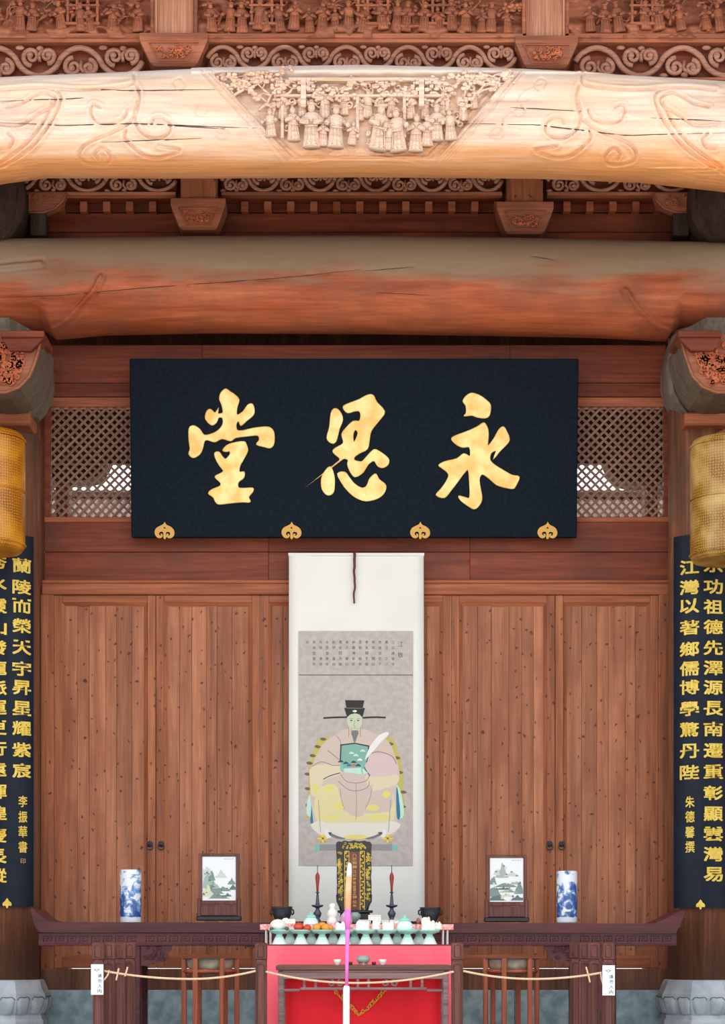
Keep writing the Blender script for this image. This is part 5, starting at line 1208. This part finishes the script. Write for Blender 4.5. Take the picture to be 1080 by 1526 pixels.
# ------------------------------------------------------------------ small front table
YF, YG = -2.30, -1.95; kF = 1/s_at(YF)
ft = thing('side_table', 'narrow brown table with fret apron in front of the red cloth', 'table', (X(541, YF), -2.12, 0))
def q(xa, xb, ya, yb, y0=YF, y1=YF+.03, bv=.003): return MB().box(X(xa, YF), X(xb, YF), y0, y1, Z(yb, YF), Z(ya, YF), bv)
q(411, 673, 1438.5, 1446, YF, YG, .005).build('top', M['table_brown'], ft)
q(414, 670, 1446, 1449, YF+.01, YG-.01).build('under_moulding', M['grey_table'], ft)
q(416, 668, 1449, 1459, YF+.015, YF+.04).build('apron', M['grey_table'], ft)
for xa, xb in ((414, 422.5), (660, 668.5)):
    for y0 in (YF+.01, YG-.05): MB().box(X(xa, YF), X(xb, YF), y0, y0+.036, 0, Z(1446, YF), .005).build('leg', M['grey_table'], ft)
for xa, xb, ya, yb in ((422, 447, 1474, 1478), (447, 636, 1471.5, 1475.5), (636, 660, 1474, 1478)): q(xa, xb, ya, yb, YF+.015, YF+.035).build('lower_rail', M['grey_table'], ft)
for x in (451, 468, 531, 547, 610, 627): q(x, x+4, 1459, 1472, YF+.018, YF+.034, .002).build('fret_post', M['grey_table'], ft)
for cx in (500, 581):
    f = MB()
    for s_ in (-1, 1): f.tube([(X(cx+s_*(2+t*9), YF)+.010*math.cos(t*9)*s_, YF+.025, Z(1465.5, YF)+.014*math.sin(t*9)) for t in [i/16 for i in range(17)]], .006, 5); f.tube(spiral_pts(X(cx+s_*7, YF), Z(1465.5, YF), YF+.025, .024, 1.5 if s_ > 0 else 1.6, 1.2*s_, 14), .0062, 5)
    f.build('fret_scroll', M['grey_table'], ft)
# deep red cloth hanging inside the small table
rc = thing('red_altar_cloth', 'deep red cloth with gold corner embroidery behind the small brown table', 'cloth', (X(541, YG), YG, 0))
drape(X(421, YG), X(668, YG), .03, Z(1450, YG), YG+.02, 3, .006).build('cloth', M['red_cloth'], rc)
em = MB(); ye = YG+.006
for s_ in (-1, 1):
    for i in range(13):
        t_ = i/12; px = 536+s_*(2+t_*36); py = 1511-t_*36
        em.tube(spiral_pts(X(px, ye), Z(py, ye), ye, .012+.004*(i % 2), i*1.3*s_, .8*s_, 8), .0048, 5)
    em.tube([(X(536+s_*t*38, ye), ye, Z(1512-t*36+4*math.sin(t*3.1), ye)) for t in [i/10 for i in range(11)]], .003, 5)
em.build('gold_embroidery', M['orange'], rc)
ZF = Z(1438.5, YF)
YQ = -2.2
for px, lab in ((502.5, 'small white cup left of the incense burner'), (570, 'small white cup right of the incense burner')):
    x = X(px, YQ); b = MB(); b.lathe([(.001,0),(.012,0),(.013,.005),(.022,.02),(.024,.035),(.0225,.036),(.019,.02),(.001,.01)], x, YQ, 20, z=ZF); tag(b.build('cup', M['cup_white'], loc=(x, YQ, ZF)), lab, 'cup')
x = X(541, YQ); t = thing('incense_burner', 'small round grey celadon incense burner between two white cups', 'burner', (x, YQ, ZF))
MB().lathe([(.001,.010),(.026,.012),(.042,.028),(.044,.042),(.036,.052),(.040,.058),(.036,.058),(.001,.045)], x, YQ, 24, z=ZF).build('body', M['celadon_grey'], t)
for q_ in range(3): a = q_*2.094+.6; MB().box(x+.028*math.cos(a)-.006, x+.028*math.cos(a)+.006, YQ+.028*math.sin(a)-.006, YQ+.028*math.sin(a)+.006, ZF, ZF+.018, .003).build('foot', M['celadon_grey'], t)
for px, lab in ((522, 'tiny dark red cup left of the incense burner'), (557, 'tiny dark red cup right of the incense burner')):
    x = X(px, YQ); b = MB(); b.lathe([(.001,0),(.010,0),(.014,.012),(.012,.02),(.001,.016)], x, YQ, 14, z=ZF); tag(b.build('wine_cup', M['cord_red'], loc=(x, YQ, ZF)), lab, 'cup')

# ------------------------------------------------------------------ giant incense stick in front
YI = -3.0; k = 1/s_at(YI)
inc = thing('incense_stick', 'tall pink incense stick with white tip rising in front of the tables', 'incense', (X(515, YI), YI, 0))
def it(pts, r, nm, mat): b = MB(); b.tube([(X(a, YI), YI, Z(c, YI)) for a, c in pts], [v*k for v in r], 12); b.build(nm, M[mat], inc)
MB().lathe([(.001,0),(.13,0),(.14,.02),(.10,.05),(.09,.10),(.12,.15),(.11,.155),(.001,.13)], X(515.5, YI), YI, 28).build('base', M['iron'], inc)
it([(515.5,1655),(515.5,1600),(516,1475),(516.5,1469)], [5,5,5,4], 'handle', 'incense_white')
it([(516.5,1470),(516.8,1440),(517.5,1400),(517.8,1384)], [2.6,2.6,3.2,3.8], 'lower_stick', 'incense_pink')
it([(517.8,1385),(518,1370),(518.5,1355)], [3.8,4.6,4.4], 'pink_paper', 'incense_pink')
it([(518.5,1356),(519,1325),(519.8,1306)], [4.4,4.6,4.4], 'orange_shaft', 'incense_orange')
it([(519.8,1307),(520.4,1295),(520.8,1288),(521,1285.5)], [4.4,3.6,2.8,.8], 'white_tip', 'incense_white')
# ------------------------------------------------------------------ barrier posts, rope, notices
def bpost(px, Y, label, parts=True):
    x = X(px, Y); h = .037; t = thing('barrier_post', label, 'post', (x, Y, 0)); ZP = CZ-5.0/243
    MB().box(x-h*.92, x+h*.92, Y-h*.92, Y+h*.92, .04, ZP-.115, .006).build('shaft', M['rose_wood_v'], t)
    MB().box(x-h*.78, x+h*.78, Y-h*.78, Y+h*.78, ZP-.12, ZP-.10, .004).build('neck', M['rose_wood_v'], t)
    hd = MB().box(x-h, x+h, Y-h, Y+h, ZP-.105, ZP, .008).build('head', M['rose_wood_v'], t)
    b = MB(); w_ = .019
    for (a, c, e) in ((ZP-.088, ZP-.018, w_), (.1, ZP-.135, w_*1.2)):
        b.tube([(x-e, Y-h-.001, a), (x+e, Y-h-.001, a), (x+e, Y-h-.001, c), (x, Y-h-.001, c+.008), (x-e, Y-h-.001, c), (x-e, Y-h-.001, a)], .003, 4)
    b.build('carved_border', M['rose_wood_v'], hd)
    MB().box(x-.11, x+.11, Y-.05, Y+.05, 0, .05, .01).build('foot', M['rose_wood_v'], t)
bpost(147, -2.5, 'outermost left barrier post carrying a white notice'); bpost(163, -2.28, 'second barrier post from the left, beside the left notice')
bpost(179, -2.06, 'third barrier post from the left, before the altar table leg'); bpost(194, -1.84, 'fourth barrier post from the left, innermost of its row')
bpost(905.5, -2.5, 'outermost right barrier post carrying a white notice'); bpost(884, -2.28, 'second barrier post from the right, beside the right notice')
bpost(870, -2.06, 'third barrier post from the right, before the altar table leg'); bpost(857, -1.84, 'fourth barrier post from the right, innermost of its row')
bpost(389, -2.5, 'single barrier post at the left end of the offering table'); bpost(681, -2.5, 'single barrier post at the right end of the offering table')
def rope(xa, ya, xm, ym, xb, yb, label, Y=-2.545, nm='rope', r=.007):
    pts = []
    for i in range(33):
        t_ = i/32; px = xa+(xb-xa)*t_; tm = (xm-xa)/(xb-xa); base = ya+(yb-ya)*t_; sag = ym-(ya+(yb-ya)*tm); pts.append((X(px, Y), Y-.002, Z(base+sag*(1-((t_-tm)/(tm if t_ < tm else 1-tm))**2), Y)))
    b = MB(); b.tube(pts, r, 7); return tag(b.build(nm, M['rope'], loc=pts[0]), label, 'rope')
rope(155, 1447, 285, 1459, 381, 1447, 'pale rope sagging from the left notice to the offering table')
rope(396, 1448, 530, 1465, 676, 1448, 'pale rope sagging across the front of the offering table')
rope(690, 1447, 790, 1459, 899, 1449, 'pale rope sagging from the offering table to the right notice')
for pts, lab in (([(163,1446),(160,1454),(154,1461)], 'loose rope end just right of the left notice'), ([(177,1443),(175,1452),(173,1461)], 'short rope end on the third left post'), ([(190,1441),(188,1449),(186,1455)], 'short rope end on the innermost left post'),
                 ([(873,1441),(876,1452),(879,1464)], 'short rope end on the right row of posts'), ([(895,1448),(896,1458),(898,1466)], 'short rope end beside the right notice')):
    Y = -2.556; b = MB(); P = [(X(a, Y), Y, Z(c, Y)) for a, c in smooth_loop(pts, 4, False)]; b.tube(P, .0055, 6); tag(b.build('rope_end', M['rope'], loc=P[0]), lab, 'rope')
def notice(xa, xb, ya, yb, tx, side):
    Y = -2.572; t = thing('notice', 'white vertical notice on the %s barrier post' % side, 'sign', (X((xa+xb)/2, Y), Y, Z(yb, Y)))
    MB().box(X(xa, Y), X(xb, Y), Y, Y+.005, Z(yb, Y), Z(ya, Y), .001).build('card', M['sign_white'], t)
    b = MB(); k = 1/s_at(Y)
    for ch, dy in zip('请勿入内', (17, 24.5, 32, 40)):
        P, fsg, dim = glyph(ch, .01); b.add([(X(tx, Y)+p[0]*6*k, Y-.0006+(.0005 if p[2] < 0 else 0), Z(ya+dy, Y)+p[1]*5.6*k) for p in P], fsg)
    b.build('writing', M['black_ink'], t)
    b = MB(); cx = (xa+xb)/2-.5
    b.tube([(X(cx-4.5, Y), Y, Z(ya+7, Y)), (X(cx-1.5, Y), Y, Z(ya+9, Y)), (X(cx, Y), Y, Z(ya+10.5, Y)), (X(cx+1.5, Y), Y, Z(ya+8.5, Y)), (X(cx+4.5, Y), Y, Z(ya+7.5, Y))], .0016, 4)
    b.tube([(X(cx-3, Y), Y, Z(ya+9, Y)), (X(cx, Y), Y, Z(ya+6, Y)), (X(cx+3, Y), Y, Z(ya+9, Y))], .0014, 4); b.build('emblem', M['ink'], t)
notice(135.5, 154, 1437, 1482.5, 148.5, 'outermost left'); notice(897.5, 916, 1438.5, 1483.5, 910.5, 'outermost right')
# ------------------------------------------------------------------ tall bowl stands
def bowl_stand(cx, rot, label, lab2):
    Y = -1.72; k = 1/s_at(Y); x0 = X(cx, Y); r = .172; zt = Z(1428, Y); t = thing('bowl_stand', label, 'stand', (x0, Y, 0))
    P = []
    for q_ in range(6):
        a = R(60*q_+rot); P.append((x0+r*math.cos(a), Y+r*math.sin(a)))
    for (x, y) in P: MB().box(x-.016, x+.016, y-.016, y+.016, 0, zt, .004).build('leg', M['stand_wood'], t)
    for i in range(6):
        a, c = P[i], P[(i+1) % 6]
        for z_ in (Z(1447, Y), .35): b = MB(); b.tube([(a[0], a[1], z_), (c[0], c[1], z_)], .015, 4); b.build('stretcher', M['stand_wood'], t)
    MB().tube([(x0+(r+.004)*math.cos(i*math.pi/18), Y+(r+.004)*math.sin(i*math.pi/18), zt-.004) for i in range(37)], .004, 6).build('rim_ring', M['iron'], t)
    b = MB(); b.lathe([(.001,-.075),(.02,-.07),(.03,-.05),(.09,-.045),(.135,-.02),(.150,.02),(.152,.05),(.158,.055),(.15,.058),(.142,.05),(.12,-.01),(.001,-.03)], x0, Y, 32, z=zt-.062)
    tag(b.build('hanging_bowl', M['bronze'], loc=(x0, Y, zt-.06)), lab2, 'bowl')
bowl_stand(313.5, 0, 'six legged reddish wooden stand left of the offering table', 'dark metal bowl held in the left stand')
bowl_stand(761.5, 10, 'six legged reddish wooden stand right of the offering table', 'dark metal bowl held in the right stand')

# ------------------------------------------------------------------ groups of alike things
GR = {'column': 'round wooden columns of the hall', 'front_column': 'columns under the pale front beam', 'plinth': 'octagonal stone plinths', 'bracket': 'carved brackets on the columns', 'couplet_board': 'couplet boards on the columns',
      'lantern': 'woven lanterns before the columns', 'vase': 'blue and white vases on the altar table', 'table_screen': 'porcelain table screens on the altar table', 'iron_bowl': 'iron bowls on the altar table',
      'candlestick': 'candlesticks beside the spirit tablet', 'bowl_stand': 'bowl stands beside the offering table', 'hanging_bowl': 'metal bowls in the stands', 'barrier_post': 'barrier posts in front of the altar',
      'rope': 'ropes between the barrier posts', 'rope_end': 'loose rope ends on the posts', 'notice': 'notices on the barrier posts', 'cup': 'white cups on the small front table', 'wine_cup': 'tiny red cups on the small front table',
      'tomato': 'tomatoes on a stem dish', 'orange': 'orange fruit on a stem dish', 'plum': 'dark fruit on a stem dish', 'cake': 'white cakes among the offerings', 'packet': 'white packets on the rack', 'lidded_pot': 'lidded celadon pots',
      'rear_post': 'slim posts behind the lattice windows'}
for o in bpy.data.objects:
    if o.parent is None and 'label' in o and 'group' not in o and o.name.split('.')[0] in GR: o['group'] = GR[o.name.split('.')[0]]
